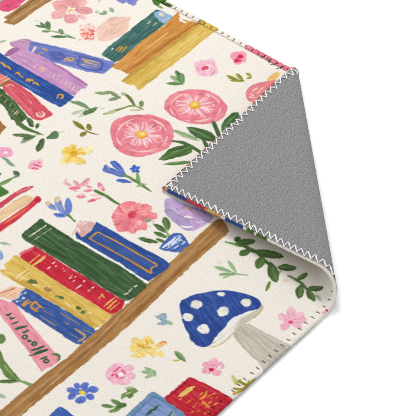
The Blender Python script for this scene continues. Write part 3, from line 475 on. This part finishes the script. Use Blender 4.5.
# ---- the mushroom
poly([(231,332),(236,326),(240,323),(249,324),(263,331),(283,341.5),(300,350.5),(285,364),(269,378),(259,362.5),(247,352.4),(239,343.4)], (203,196,181), along=[(240,326),(282,356)], wob=.8, dry=.5, var=.6, col2=(218,212,200))
for p in [[(240,327),(256,341),(272,358)],[(238,333),(250,347),(262,361)],[(246,327),(266,339),(284,349)],[(252,332),(268,346),(280,356)]]: line(p, 1.8, (184,176,158), alpha=.6, dry=1.6)
line([(234,331),(240,342),(250,353),(262,363.4)], 1.6, (180,168,146), alpha=.6, dry=.8)
poly([(207.5,347),(212,343),(215.4,339),(224,328.2),(231.5,319.2),(240,314.6),(247.5,311.6),(257.5,308.4),(261,304.6),(262.4,307),(261,311.4),(252,319.4),(242.5,324.6),(234,331.4),(226,340),(217,345.6)], (238,235,226), smooth=True, wob=.6, along=[(212,345),(258,310)])
poly([(234,329.6),(240,320),(248,314.6),(257,310),(261.6,305.6),(262.4,308),(260.4,312),(252,319.6),(242.5,325),(237,330)], (201,192,172), smooth=True, wob=.6, alpha=.9, dry=.8)
line([(208,347.4),(217,345.8),(226,340.4),(234,331.6)], 1.1, (206,190,150)); line([(262.4,305),(261.6,310),(254,318)], 1.2, (196,170,112)); line([(213,343.6),(216,341.6)], 1.2, (190,168,120))
for p in [[(214,343),(224,333)],[(222,338),(232,325)],[(230,330),(240,319)],[(244,322),(254,313)]]: line(p, .8, (222,214,198), alpha=.8)
poly([(179.5,306),(180.4,302.6),(183.6,299.4),(195,294.6),(206,292.4),(217.5,290.4),(230,290.8),(240,292.4),(247.5,294.4),(254,297),(259,300),(261,304),(257.8,309),(252,310.4),(247.5,311.4),(239,315.2),(231,319.2),(224,327.7),(219,333.4),(215,338),(211.6,343.4),(208,346),(202.5,347.2),(196,344.8),(191.6,340.4),(189,336),(184.6,326.4),(182.5,321),(180.4,313)], (45,74,150), smooth=True, along=[(190,300),(215,335)], wob=.8, var=.7, col2=(84,112,182))
for x,y,rx,ry,a in [(196.5,304.4,6.4,4.3,5),(221.4,293.8,4.4,2.5,5),(246.6,302.6,5.4,3.9,15),(223.6,311.4,6,4.9,-15),(187.8,317,5.6,4.2,5),(203,329,6.6,4.9,8)]: dab(x,y,rx,ry,(240,236,224),a,wob=1.1)

# ---- dark green spray under the flap, sage sprig, pink blossom at the near hem
line([(225.4,242),(232,243.6),(240,245.6)], [1.4,3,3.4], (116,154,86)); dab(237.6,239.6,3.2,2.6,(64,96,50))
line([(236,243.4),(246,247),(257,252.6),(266,261.6),(276,270.4)], [2,3.2,3.4,3,2.4], (74,106,56))
D_ = (80,108,58)
for a,b,w_ in [((237,243),(256,241),8.6),((250,250),(239.4,255.4),8),((252,250.4),(284,257),9.2),((262.6,256),(257.4,269),9),((270,262),(276.4,283),9.4),((277,267.2),(297,268.4),8.6),((245,247.6),(257,253),5)]: leaf(a,b,w_,D_,wob=.5,col2=(104,138,78))
for p in [[(241,242.6),(254,241.4)],[(256,252.4),(280,256.4)],[(261.6,259),(258.4,266.4)],[(271.6,266),(275.6,280)],[(280,267.6),(294,268.4)]]: line(p, .9, (110,146,84), alpha=.7)
leaf((270.6,280.6),(265.8,291.6),3.4,(120,160,72)); line([(270,281.6),(268,286),(266,291)], 1.6, (96,138,56)); leaf((281,271),(278.6,273),2,(120,150,80))
line([(288.4,275.6),(296,279.6),(301,283),(306.6,289)], [1.4,2.6,3,2.6], (88,124,66)); dab(286,281,2.8,1.6,(226,206,180),0,alpha=.6)
for a,b,w_,c in [((297,280.6),(308,272.2),5.4,(86,124,62)),((301,284),(298.6,298.6),8,D_),((306,289.6),(324.4,287.6),7,D_),((307,290),(315,301.6),6.4,D_),((315.6,294),(321.4,301),4,(178,192,166))]: leaf(a,b,w_,c,wob=.5)
for p in [[(300.6,287),(299,296)],[(309,289.4),(321,288)],[(308.6,292),(313.6,299.6)]]: line(p, .9, (110,146,84), alpha=.7)
for a,b,w_ in [((233,272.6),(213.4,266.4),4.2),((236.4,273),(228,260.4),3.6),((236.6,274.2),(218.4,274.6),4.4),((231,275),(222,278.6),2.4)]: leaf(a,b,w_,(150,182,134),alpha=.95)
line([(232,272.4),(238,274.2),(247.6,275.2)], 1.2, (140,174,124)); line([(216,267.8),(232,272.4)], .9, (112,150,100), alpha=.7); dab(219.6,262.6,2.8,1.4,(240,216,190),0,alpha=.6)
for x,y,rx,ry,q in [(283,317,5.6,3.8,25),(291,311.6,4.2,5,10),(299,316,5.6,3.6,-30),(297.4,324.6,5,3.4,20),(285,326.4,5.6,4.2,-45),(291,319,6,5,0),(303,320,4,3,0)]: dab(x,y,rx,ry,(244,178,200),q,wob=1.3,col2=(251,222,230),alpha=.85)
for p in [[(290,320),(286,313)],[(293,320),(298,315)],[(290,324),(283,330)],[(293,325),(298,327)]]: line(p, 1.4, (240,166,190), alpha=.45, dry=.8)
dab(291,322.4,2.3,1.6,(232,74,110)); line([(294,320),(296,319)], 1.2, (240,140,170))
line([(323,313),(327,310.6)], 4.4, (244,176,190)); dab(327.6,310.6,1.8,1.3,(214,44,84))
# ---- the design along the part of the hem that is turned over
def hem_b(b0, b1, c): poly_mm(np.array([(-9,b0),(3,b0+.6),(3,b1+.6),(-9,b1)], float), c, dirv=(1,0), wob=.5)
def hem_a(a0, a1, c): poly_mm(np.array([(a0,-9),(a0,3),(a1,3),(a1,-9)], float), c, dirv=(0,1), wob=.5)
for b0, b1, c in [(-9,6,(222,156,120)),(6,31,(44,78,156)),(31,55,(214,62,82)),(55,59,(226,140,96)),(59,67,(228,192,84)),(67,76,(230,160,112)),(81,104,(46,80,158)),(108,118,(84,118,54)),(121,134,(76,110,50))]: hem_b(b0, b1, c)
dab(0,0,0.1,0.1,IV)
for a0, a1, c in [(-4,6,(222,156,120)),(6,40,(120,70,40)),(40,48,(216,140,70)),(48,96,(140,90,46)),(104,128,(70,100,50)),(140,165,(206,130,80)),(165,190,(150,80,60))]: hem_a(a0, a1, c)
# ---- more of the same design beyond the view
for k in range(46):
    a, b = rng.uniform(20, 585), rng.uniform(20, 585)
    q = np.array([a, b])
    # only where the design above does not reach: past the photo's left and lower sides
    w_ = CORNER + a * U + b * V
    X_ = 208 + w_[0]; Y_ = 208 - w_[1] * math.sin(EL)
    if -16 < X_ < 432 and -16 < Y_ < 432: continue
    if b < 60 and a < 330: continue
    kind = k % 4
    if kind < 2:
        c = [(240,150,170),(244,214,120),(110,130,206)][k % 3]
        for j in range(6):
            t = j * 1.047; dab(X_ + 6*math.cos(t), Y_ + 4.4*math.sin(t), 4.4, 3.2, c, 40*j, wob=1)
        dab(X_, Y_, 3, 2.2, (236,190,60))
    elif kind == 2:
        for j in range(5): leaf((X_ + 4*j, Y_ + 2*j), (X_ + 4*j + (6 if j % 2 else -2), Y_ + 2*j - 9 + 12*(j % 2)), 5, MG)
        line([(X_, Y_), (X_ + 20, Y_ + 10)], 1.4, DG)
    else:
        c = [(46,78,150),(200,36,58),(223,187,92),(60,104,98)][(k//4) % 4]
        poly([(X_-30,Y_-22),(X_-20,Y_-30),(X_+30,Y_+2),(X_+20,Y_+11)], c, dry=.8)
        line([(X_-20,Y_-22),(X_-14,Y_-26)], 1.6, GOLD); line([(X_+12,Y_),(X_+18,Y_-5)], 1.6, GOLD)

art[-12:] = CREAM; art[:, -12:] = CREAM        # the design repeats end short of the rest of the plain field


# ------------------------------------------------------------------ geometry helpers
COL = bpy.context.scene.collection
def link(name, verts, faces4, mat, parent=None, smooth=True):
    me = bpy.data.meshes.new(name)
    verts = np.asarray(verts, np.float32); f = np.asarray(faces4, np.int32)
    me.vertices.add(len(verts)); me.vertices.foreach_set('co', verts.ravel())
    me.loops.add(f.size); me.loops.foreach_set('vertex_index', f.ravel())
    me.polygons.add(len(f)); me.polygons.foreach_set('loop_start', np.arange(0, f.size, f.shape[1], dtype=np.int32))
    me.polygons.foreach_set('use_smooth', np.full(len(f), smooth))
    me.update(calc_edges=True)
    me.materials.append(mat)
    o = bpy.data.objects.new(name, me); COL.objects.link(o)
    if parent: o.parent = parent
    return o

def grid_faces(n, m):
    i = np.arange(n - 1)[:, None] * m + np.arange(m - 1)[None, :]
    i = i.ravel()
    return np.stack([i, i + m, i + m + 1, i + 1], -1)

# the fold: a cone-like roll, tight at the far edge and wide at the near edge
TIP = np.array([-43.2, 25.6])
FM = (TIP + CORNER) / 2
FN = (CORNER - TIP) / np.linalg.norm(CORNER - TIP)
FT = np.array([-FN[1], FN[0]])
KAP = 0.1266                       # how far the flap slopes down to its tip
def roll(t):
    f = np.clip((t + 150) / 320, -.3, 1.3)
    return 13.163 - 4.676 * f, -18.848 - 3.988 * f      # radius of the roll, where it starts

def fold(a, b, h):
    """rug coordinates (mm) and height h over the middle of its thickness -> world metres"""
    P = CORNER + a[..., None] * U + b[..., None] * V
    s = (P - FM) @ FN; t = (P - FM) @ FT
    r, s0 = roll(t); x = s - s0
    pe = math.pi + KAP
    ph = np.clip(x / r, 0, pe)
    q = np.maximum(x - r * pe, 0)
    al = np.where(x <= 0, x, r * np.sin(ph) - q * .9825 * math.cos(KAP)) - h * np.sin(ph)
    z = T / 2 + r * (1 - np.cos(ph)) - q * math.sin(KAP) + h * np.cos(ph)
    W = FM + (s0 + al)[..., None] * FN + (t - .0269 * q)[..., None] * FT
    return np.concatenate([W, z[..., None]], -1) * MM

HEM = 7.6
PITCH_A, PITCH_B = 8.0, 9.4       # stitch spacing along the far edge and along the near edge
def relief(ea, eb):
    """relief of the face: the hem with its crease, the stitch holes"""
    out = np.zeros(np.broadcast(ea, eb).shape)
    e = np.minimum(ea, eb)
    out += .30 * (1 - sm(HEM - 1.4, HEM, e))
    wv = (vn(ea / 5, eb / 5, 44) - .5) * .9
    out += .35 * (1 - sm(HEM - 1.6, HEM - .2, eb)) - 1.0 * np.exp(-((eb - HEM - .1 + wv * .5 - .55 * np.abs(np.sin(ea / PITCH_A * math.pi))) / .5) ** 2) * 1.5     # the far hem is drawn in along a crease
    out += -.18 * np.exp(-((ea - HEM - 1.5) / 1.2) ** 2)
    pa = .5 - .5 * np.cos(2 * math.pi * eb / PITCH_B); pb = .5 - .5 * np.cos(2 * math.pi * ea / PITCH_A)
    out += -.42 * pa * (1 - sm(5.5, 9, ea)) * (eb > 3) - .55 * pb * (1 - sm(4.5, 7.4, eb)) * (ea > 3)
    return out - 1.4 * hole(ea, eb)

def pull(e_along, pitch):
    """the thread draws the outer edge in a little at every stitch"""
    k = (e_along / pitch).astype(int)
    return (.5 - .5 * np.cos(2 * math.pi * e_along / pitch)) ** 2 * (.45 + .5 * TAB[(k * 9) & 255, 77])

def hole(ea, eb):
    m = 0
    for ed, al, p, d0 in ((ea, eb, PITCH_B, 4.2), (eb, ea, PITCH_A, 2.2)):
        k = np.floor(al / p); ki = k.astype(int)
        jit = (TAB[(ki * 7) & 255, 11] - .5) * 1.3
        jl = (TAB[(ki * 5) & 255, 31] - .5) * 1.2
        q = (al / p - k - .5) * p + jit + (ed - d0 - 2) * (TAB[(ki * 3) & 255, 51] - .5) * .25
        f = np.clip((ed - d0 - jl) / 4.6, 0, 1)
        w = np.exp(-(q / (.32 + .34 * f)) ** 4) * sm(d0 + jl, d0 + .6 + jl, ed) * (1 - sm(d0 + 4.3 + jl, d0 + 5.0 + jl, ed))
        m = np.maximum(m, w * (al > 5))
    return m

# ------------------------------------------------------------------ materials
def mat(name):
    m = bpy.data.materials.new(name); m.use_nodes = True
    nt = m.node_tree; return m, nt, nt.nodes, nt.links, nt.nodes['Principled BSDF']

def m_face():
    m, nt, n, l, b = mat('printed_chenille')
    at = n.new('ShaderNodeAttribute'); at.attribute_name = 'print'
    uv = n.new('ShaderNodeUVMap'); uv.uv_map = 'rug_mm'
    # fine woven ribs running along the far edge, a little uneven
    mp = n.new('ShaderNodeMapping'); mp.inputs['Scale'].default_value = (.10, 1, 1); l.new(uv.outputs[0], mp.inputs[0])
    wv = n.new('ShaderNodeTexWave'); wv.wave_type = 'BANDS'; wv.bands_direction = 'Y'; wv.wave_profile = 'SIN'
    wv.inputs['Scale'].default_value = .125; wv.inputs['Distortion'].default_value = 4.5
    wv.inputs['Detail'].default_value = 3; wv.inputs['Detail Scale'].default_value = 2.2
    l.new(mp.outputs[0], wv.inputs[0])
    mq = n.new('ShaderNodeMapping'); mq.inputs['Scale'].default_value = (.55, 1.1, 1); l.new(uv.outputs[0], mq.inputs[0])
    ns = n.new('ShaderNodeTexNoise'); ns.inputs['Scale'].default_value = .8; ns.inputs['Detail'].default_value = 5
    ns.inputs['Roughness'].default_value = .65
    l.new(mq.outputs[0], ns.inputs['Vector'])
    mx = n.new('ShaderNodeMath'); mx.operation = 'MULTIPLY_ADD'; mx.inputs[1].default_value = .09
    l.new(wv.outputs['Fac'], mx.inputs[0]); l.new(ns.outputs['Fac'], mx.inputs[2])
    bp = n.new('ShaderNodeBump'); bp.inputs['Strength'].default_value = .7; bp.inputs['Distance'].default_value = .0010
    l.new(mx.outputs[0], bp.inputs['Height']); l.new(bp.outputs[0], b.inputs['Normal'])
    # yarn-scale colour variation of the print
    cr = n.new('ShaderNodeMapRange'); cr.inputs[1].default_value = .3; cr.inputs[2].default_value = .75
    cr.inputs[3].default_value = .84; cr.inputs[4].default_value = 1.07
    m3 = n.new('ShaderNodeMath'); m3.operation = 'MULTIPLY_ADD'; m3.inputs[1].default_value = .13; l.new(wv.outputs['Fac'], m3.inputs[0])
    m4 = n.new('ShaderNodeMath'); m4.operation = 'SUBTRACT'; m4.inputs[1].default_value = .065; l.new(ns.outputs['Fac'], m4.inputs[0]); l.new(m4.outputs[0], m3.inputs[2])
    l.new(m3.outputs[0], cr.inputs[0])
    sc = n.new('ShaderNodeVectorMath'); sc.operation = 'SCALE'
    l.new(at.outputs['Color'], sc.inputs[0]); l.new(cr.outputs[0], sc.inputs['Scale'])
    l.new(sc.outputs[0], b.inputs['Base Color'])
    b.inputs['Roughness'].default_value = .95; b.inputs['Specular IOR Level'].default_value = .12
    return m

def m_back():
    m, nt, n, l, b = mat('grey_knit_backing')
    uv = n.new('ShaderNodeUVMap'); uv.uv_map = 'rug_mm'
    mp = n.new('ShaderNodeMapping'); mp.inputs['Rotation'].default_value = (0, 0, math.radians(8)); mp.inputs['Scale'].default_value = (1.05, .74, 1)
    l.new(uv.outputs[0], mp.inputs[0])
    n1 = n.new('ShaderNodeTexNoise'); n1.inputs['Scale'].default_value = .66; n1.inputs['Detail'].default_value = 4; n1.inputs['Roughness'].default_value = .75
    l.new(mp.outputs[0], n1.inputs['Vector'])
    wv = n.new('ShaderNodeTexWave'); wv.bands_direction = 'X'; wv.inputs['Scale'].default_value = .2
    wv.inputs['Distortion'].default_value = 4; wv.inputs['Detail'].default_value = 3; wv.inputs['Detail Scale'].default_value = 1.6
    l.new(mp.outputs[0], wv.inputs[0])
    ad = n.new('ShaderNodeMath'); ad.operation = 'MULTIPLY_ADD'; ad.inputs[1].default_value = .10
    l.new(wv.outputs['Fac'], ad.inputs[0]); l.new(n1.outputs['Fac'], ad.inputs[2])
    rp = n.new('ShaderNodeValToRGB'); e = rp.color_ramp.elements
    e[0].position = .33; e[0].color = (.085, .087, .090, 1); e[1].position = .78; e[1].color = (.335, .337, .342, 1)
    l.new(ad.outputs[0], rp.inputs[0]); l.new(rp.outputs[0], b.inputs['Base Color'])
    bp = n.new('ShaderNodeBump'); bp.inputs['Strength'].default_value = .5; bp.inputs['Distance'].default_value = .0008
    l.new(ad.outputs[0], bp.inputs['Height']); l.new(bp.outputs[0], b.inputs['Normal'])
    b.inputs['Roughness'].default_value = .95; b.inputs['Specular IOR Level'].default_value = .1
    return m

def m_thread():
    m, nt, n, l, b = mat('white_thread')
    tc = n.new('ShaderNodeTexCoord'); ns = n.new('ShaderNodeTexNoise'); ns.inputs['Scale'].default_value = 1500
    l.new(tc.outputs['Object'], ns.inputs['Vector'])
    rp = n.new('ShaderNodeValToRGB'); rp.color_ramp.elements[0].color = (.62, .60, .57, 1); rp.color_ramp.elements[1].color = (.86, .85, .83, 1)
    l.new(ns.outputs['Fac'], rp.inputs[0]); l.new(rp.outputs[0], b.inputs['Base Color'])
    b.inputs['Roughness'].default_value = .7
    return m

def m_floor():
    m, nt, n, l, b = mat('white_seamless')
    tc = n.new('ShaderNodeTexCoord'); ns = n.new('ShaderNodeTexNoise'); ns.inputs['Scale'].default_value = 9
    l.new(tc.outputs['Object'], ns.inputs['Vector'])
    rp = n.new('ShaderNodeValToRGB'); rp.color_ramp.elements[0].color = (.90, .90, .90, 1); rp.color_ramp.elements[1].color = (.93, .93, .93, 1)
    l.new(ns.outputs['Fac'], rp.inputs[0]); l.new(rp.outputs[0], b.inputs['Base Color'])
    b.inputs['Roughness'].default_value = .9; b.inputs['Specular IOR Level'].default_value = .1
    return m

# ------------------------------------------------------------------ the rug
rug = bpy.data.objects.new('folded_rug', None); COL.objects.link(rug)
rug['label'] = 'cream storybook print rug with one corner folded over to show its grey backing'
rug['category'] = 'rug'

def axis(L, fine, step):
    """samples of (distance from the edge, angle round the hem): wrap, dense middle, coarse rest, wrap"""
    R = T / 2
    e = [3.0, 1.5]; f = [math.pi, math.pi]; 
    for p in np.linspace(1, 0, 9):
        e.append(R * (1 - math.sin(p * math.pi))); f.append(p * math.pi)
    # past the top of the wrap the sheet runs flat on the underside for a little: those two first samples
    for x in np.arange(R + step, fine, step):
        e.append(x); f.append(0.0)
    for x in np.linspace(fine, L - R, 12):
        e.append(x); f.append(0.0)
    for p in np.linspace(0, 1, 6)[1:]:
        e.append(L - R * (1 - math.sin(p * math.pi))); f.append(p * math.pi)
    return np.array(e), np.array(f)

ea, fa = axis(LEN_A, 590.0, STEP); eb, fb = axis(LEN_B, 590.0, STEP)
# the hem wraps at e = R(1 - sin) for the upper half and returns below
EA, EB = np.meshgrid(ea, eb, indexing='ij'); FA, FB = np.meshgrid(fa, fb, indexing='ij')
R = T / 2
low = np.minimum(np.cos(FA), np.cos(FB))
H = R * low
top = (low > .95)
H = H + np.where(top, relief(EA, EB), 0) + (vn(EA / 60, EB / 60, 90) - .5) * .0
flatback = ((FA >= 3.14) | (FB >= 3.14))
H = np.where(flatback, -R - .05, H)
near_a = EA < 12; near_b = EB < 12
EA2 = EA + np.where(near_a, .45 * pull(EB, PITCH_B) * (1 - sm(1, 6, EA)), 0); EB2 = EB + np.where(near_b, .85 * pull(EA, PITCH_A) * (1 - sm(1, 6, EB)), 0)
# long, very shallow waves the pile keeps from being rolled up
H = H + (vn(EA / 70, EB / 70, 90) - .5) * .5 * sm(10, 40, np.minimum(EA, EB)) * top
co = fold(EA2, EB2, H)
# the print follows the surface round the hem
def surf(e, f, L):
    R_ = T / 2
    d = np.where(f > 0, R_ - f * R_, e)
    return np.where((f > 0) & (e > L / 2), L - R_, d)
PA = surf(EA, FA, LEN_A); PB = surf(EB, FB, LEN_B)
JA, JB = rng.normal(0, .21, PA.shape) * top, rng.normal(0, .21, PA.shape) * top
ia = np.clip((PA + JA + OFF) / STEP, 0, NC - 1.001); ib = np.clip((PB + JB + OFF) / STEP, 0, NC - 1.001)
i0 = ia.astype(int); j0 = ib.astype(int); wa = (ia - i0)[..., None]; wb = (ib - j0)[..., None]
colr = (art[i0, j0] * (1 - wa) + art[i0 + 1, j0] * wa) * (1 - wb) + (art[i0, j0 + 1] * (1 - wa) + art[i0 + 1, j0 + 1] * wa) * wb
hm = (np.where(top, hole(EA, EB), 0))[..., None]
colr = colr * (1 - .86 * hm) + np.array([.16, .15, .14]) * (.86 * hm)     # the stitch holes are coloured dark
# near edge: lower hem side painted backing-grey, deepening its contact shadow
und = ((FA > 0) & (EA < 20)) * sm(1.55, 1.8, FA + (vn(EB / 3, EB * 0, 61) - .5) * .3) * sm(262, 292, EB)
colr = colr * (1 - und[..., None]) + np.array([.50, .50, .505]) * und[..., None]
lin = np.where(colr <= .04045, colr / 12.92, ((colr + .055) / 1.055) ** 2.4)
ALB = 0.85
lin = np.clip(lin * ALB, .004, .9)

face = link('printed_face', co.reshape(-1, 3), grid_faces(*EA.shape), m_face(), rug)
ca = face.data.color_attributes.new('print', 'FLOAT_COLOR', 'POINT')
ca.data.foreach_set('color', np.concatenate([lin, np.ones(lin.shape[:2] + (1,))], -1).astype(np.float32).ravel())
def uvs(o, A, B):
    uv = o.data.uv_layers.new(name='rug_mm')
    vi = np.empty(len(o.data.loops), np.int32); o.data.loops.foreach_get('vertex_index', vi)
    uv.data.foreach_set('uv', np.stack([A.ravel()[vi], B.ravel()[vi]], -1).astype(np.float32).ravel())
uvs(face, PA, PB)
face['label'] = 'cream face printed with painted books, shelves, flowers and a spotted blue mushroom'

def baxis(L):
    return np.concatenate([[2.0, 2.3, 2.7], np.arange(3.2, 330, 1.5), np.linspace(332, L - 1.2, 60)])
ba, bb = baxis(LEN_A), baxis(LEN_B)
BA, BB = np.meshgrid(ba, bb, indexing='ij')
be = np.minimum(np.minimum(BA, BB), np.minimum(LEN_A - BA, LEN_B - BB))
BH = -R - .3 * sm(2.1, 3.0, be) + (vn(BA / 45, BB / 45, 91) - .5) * .0
bf = grid_faces(*BA.shape)[:, ::-1]
back = link('backing', fold(BA, BB, BH).reshape(-1, 3), bf, m_back(), rug)
uvs(back, BA, BB)

# white zigzag overlock thread on the back of the hem
def tube(path, rad, seg=6):
    p = np.asarray(path, float); n = len(p)
    tg = np.gradient(p, axis=0); tg /= np.linalg.norm(tg, axis=1, keepdims=True) + 1e-12
    ref = np.array([0, 0, 1.0]); side = np.cross(tg, ref); side /= np.linalg.norm(side, axis=1, keepdims=True) + 1e-9
    up = np.cross(side, tg)
    a = np.arange(seg) / seg * 2 * np.pi
    v = p[:, None, :] + rad * (np.cos(a)[None, :, None] * side[:, None, :] + np.sin(a)[None, :, None] * up[:, None, :])
    i = np.arange(n - 1)[:, None] * seg; j = np.arange(seg)[None, :]; k = (j + 1) % seg
    f = np.stack([i + j, i + k, i + seg + k, i + seg + j], -1).reshape(-1, 4)
    return v.reshape(-1, 3), f

thread = m_thread()
def stitching(name, along_b, pitch, length, lean):
    V_, F_, off = [], [], 0
    m = int(length / pitch)
    pts = []
    for k in range(m):
        j = rng.uniform(-.5, .5, 8); s = 4.0 + k * pitch
        a0 = (1.8 + j[0] * .5, s + j[1] * 1.3)
        a1 = (8.7 + j[2] * 1.8, s + .5 * pitch - lean + j[3] * 1.8)
        mid = lambda p, q, f, b: (p[0] + (q[0] - p[0]) * f, p[1] + (q[1] - p[1]) * f + b)
        a2 = (1.8, s + pitch)
        pts += [a0, mid(a0, a1, .12, -.15), mid(a0, a1, .5, j[4] * .7), mid(a0, a1, .9, -.2), a1, mid(a1, a2, .1, .25), mid(a1, a2, .5, j[5] * .7), mid(a1, a2, .88, .2)]
    q = spline(np.array(pts), 3)
    e, al = q[:, 0], q[:, 1]
    hh = -R - .38 - .45 * sm(1.8, 5, e) * (1 - sm(6.5, 8.8, e)) - .15
    d = np.concatenate([[0], np.cumsum(np.hypot(np.diff(e), np.diff(al)))])
    tw = d / 1.5 * 2 * math.pi                                    # two plies twisted round each other
    n_ = np.gradient(q, axis=0); n_ /= np.linalg.norm(n_, axis=1, keepdims=True) + 1e-9
    for ph in (0, math.pi):
        o1 = .36 * np.cos(tw + ph); o2 = .32 * np.sin(tw + ph)
        E1, A1, H1 = e - n_[:, 1] * o1, al + n_[:, 0] * o1, hh + o2
        v, f = tube(fold(E1, A1, H1) if along_b else fold(A1, E1, H1), .46 * MM, 5)
        V_.append(v); F_.append(f + off); off += len(v)
    return link(name, np.vstack(V_), np.vstack(F_), thread, rug)
stitching('overlock_stitching', True, 8.4, LEN_B - 10, 4.2)
stitching('overlock_stitching', False, 8.4, LEN_A - 10, 2.2)

# ------------------------------------------------------------------ the floor
g = 4.0
x = np.linspace(-g, g, 9)
GX, GY = np.meshgrid(x, x, indexing='ij')
floor = link('floor', np.stack([GX, GY, np.full_like(GX, -.0004)], -1).reshape(-1, 3), grid_faces(9, 9), m_floor())
floor['kind'] = 'structure'

# ------------------------------------------------------------------ light
sc = bpy.context.scene
w = bpy.data.worlds.new('World'); sc.world = w; w.use_nodes = True
bg = w.node_tree.nodes['Background']; bg.inputs[0].default_value = (1, 1, 1, 1); bg.inputs[1].default_value = .90
def area(name, loc, size, power):
    L = bpy.data.lights.new(name, 'AREA'); L.shape = 'SQUARE'; L.size = size; L.energy = power; L.color = (1, .992, .98)
    o = bpy.data.objects.new(name, L); COL.objects.link(o); o.location = loc
    d = Vector((0, 0, 0)) - Vector(loc); o.rotation_euler = d.to_track_quat('-Z', 'Y').to_euler()
    return o
area('softbox', (-.35, 2.3, 2.2), 1.0, 67)

# ------------------------------------------------------------------ camera
cam = bpy.data.cameras.new('camera'); co_ = bpy.data.objects.new('camera', cam); COL.objects.link(co_)
co_.location = (0, -math.cos(EL) * FOC * MM, math.sin(EL) * FOC * MM)
co_.rotation_euler = (math.pi / 2 - EL, 0, 0)
cam.sensor_width = 36; cam.lens = 36 * FOC / 416; cam.clip_end = 50; cam.clip_start = .05
sc.camera = co_
vs = sc.view_settings; vs.view_transform = 'Standard'; vs.look = 'None'; vs.exposure = 0; vs.gamma = 1; vs.use_curve_mapping = False
sc.render.film_transparent = False
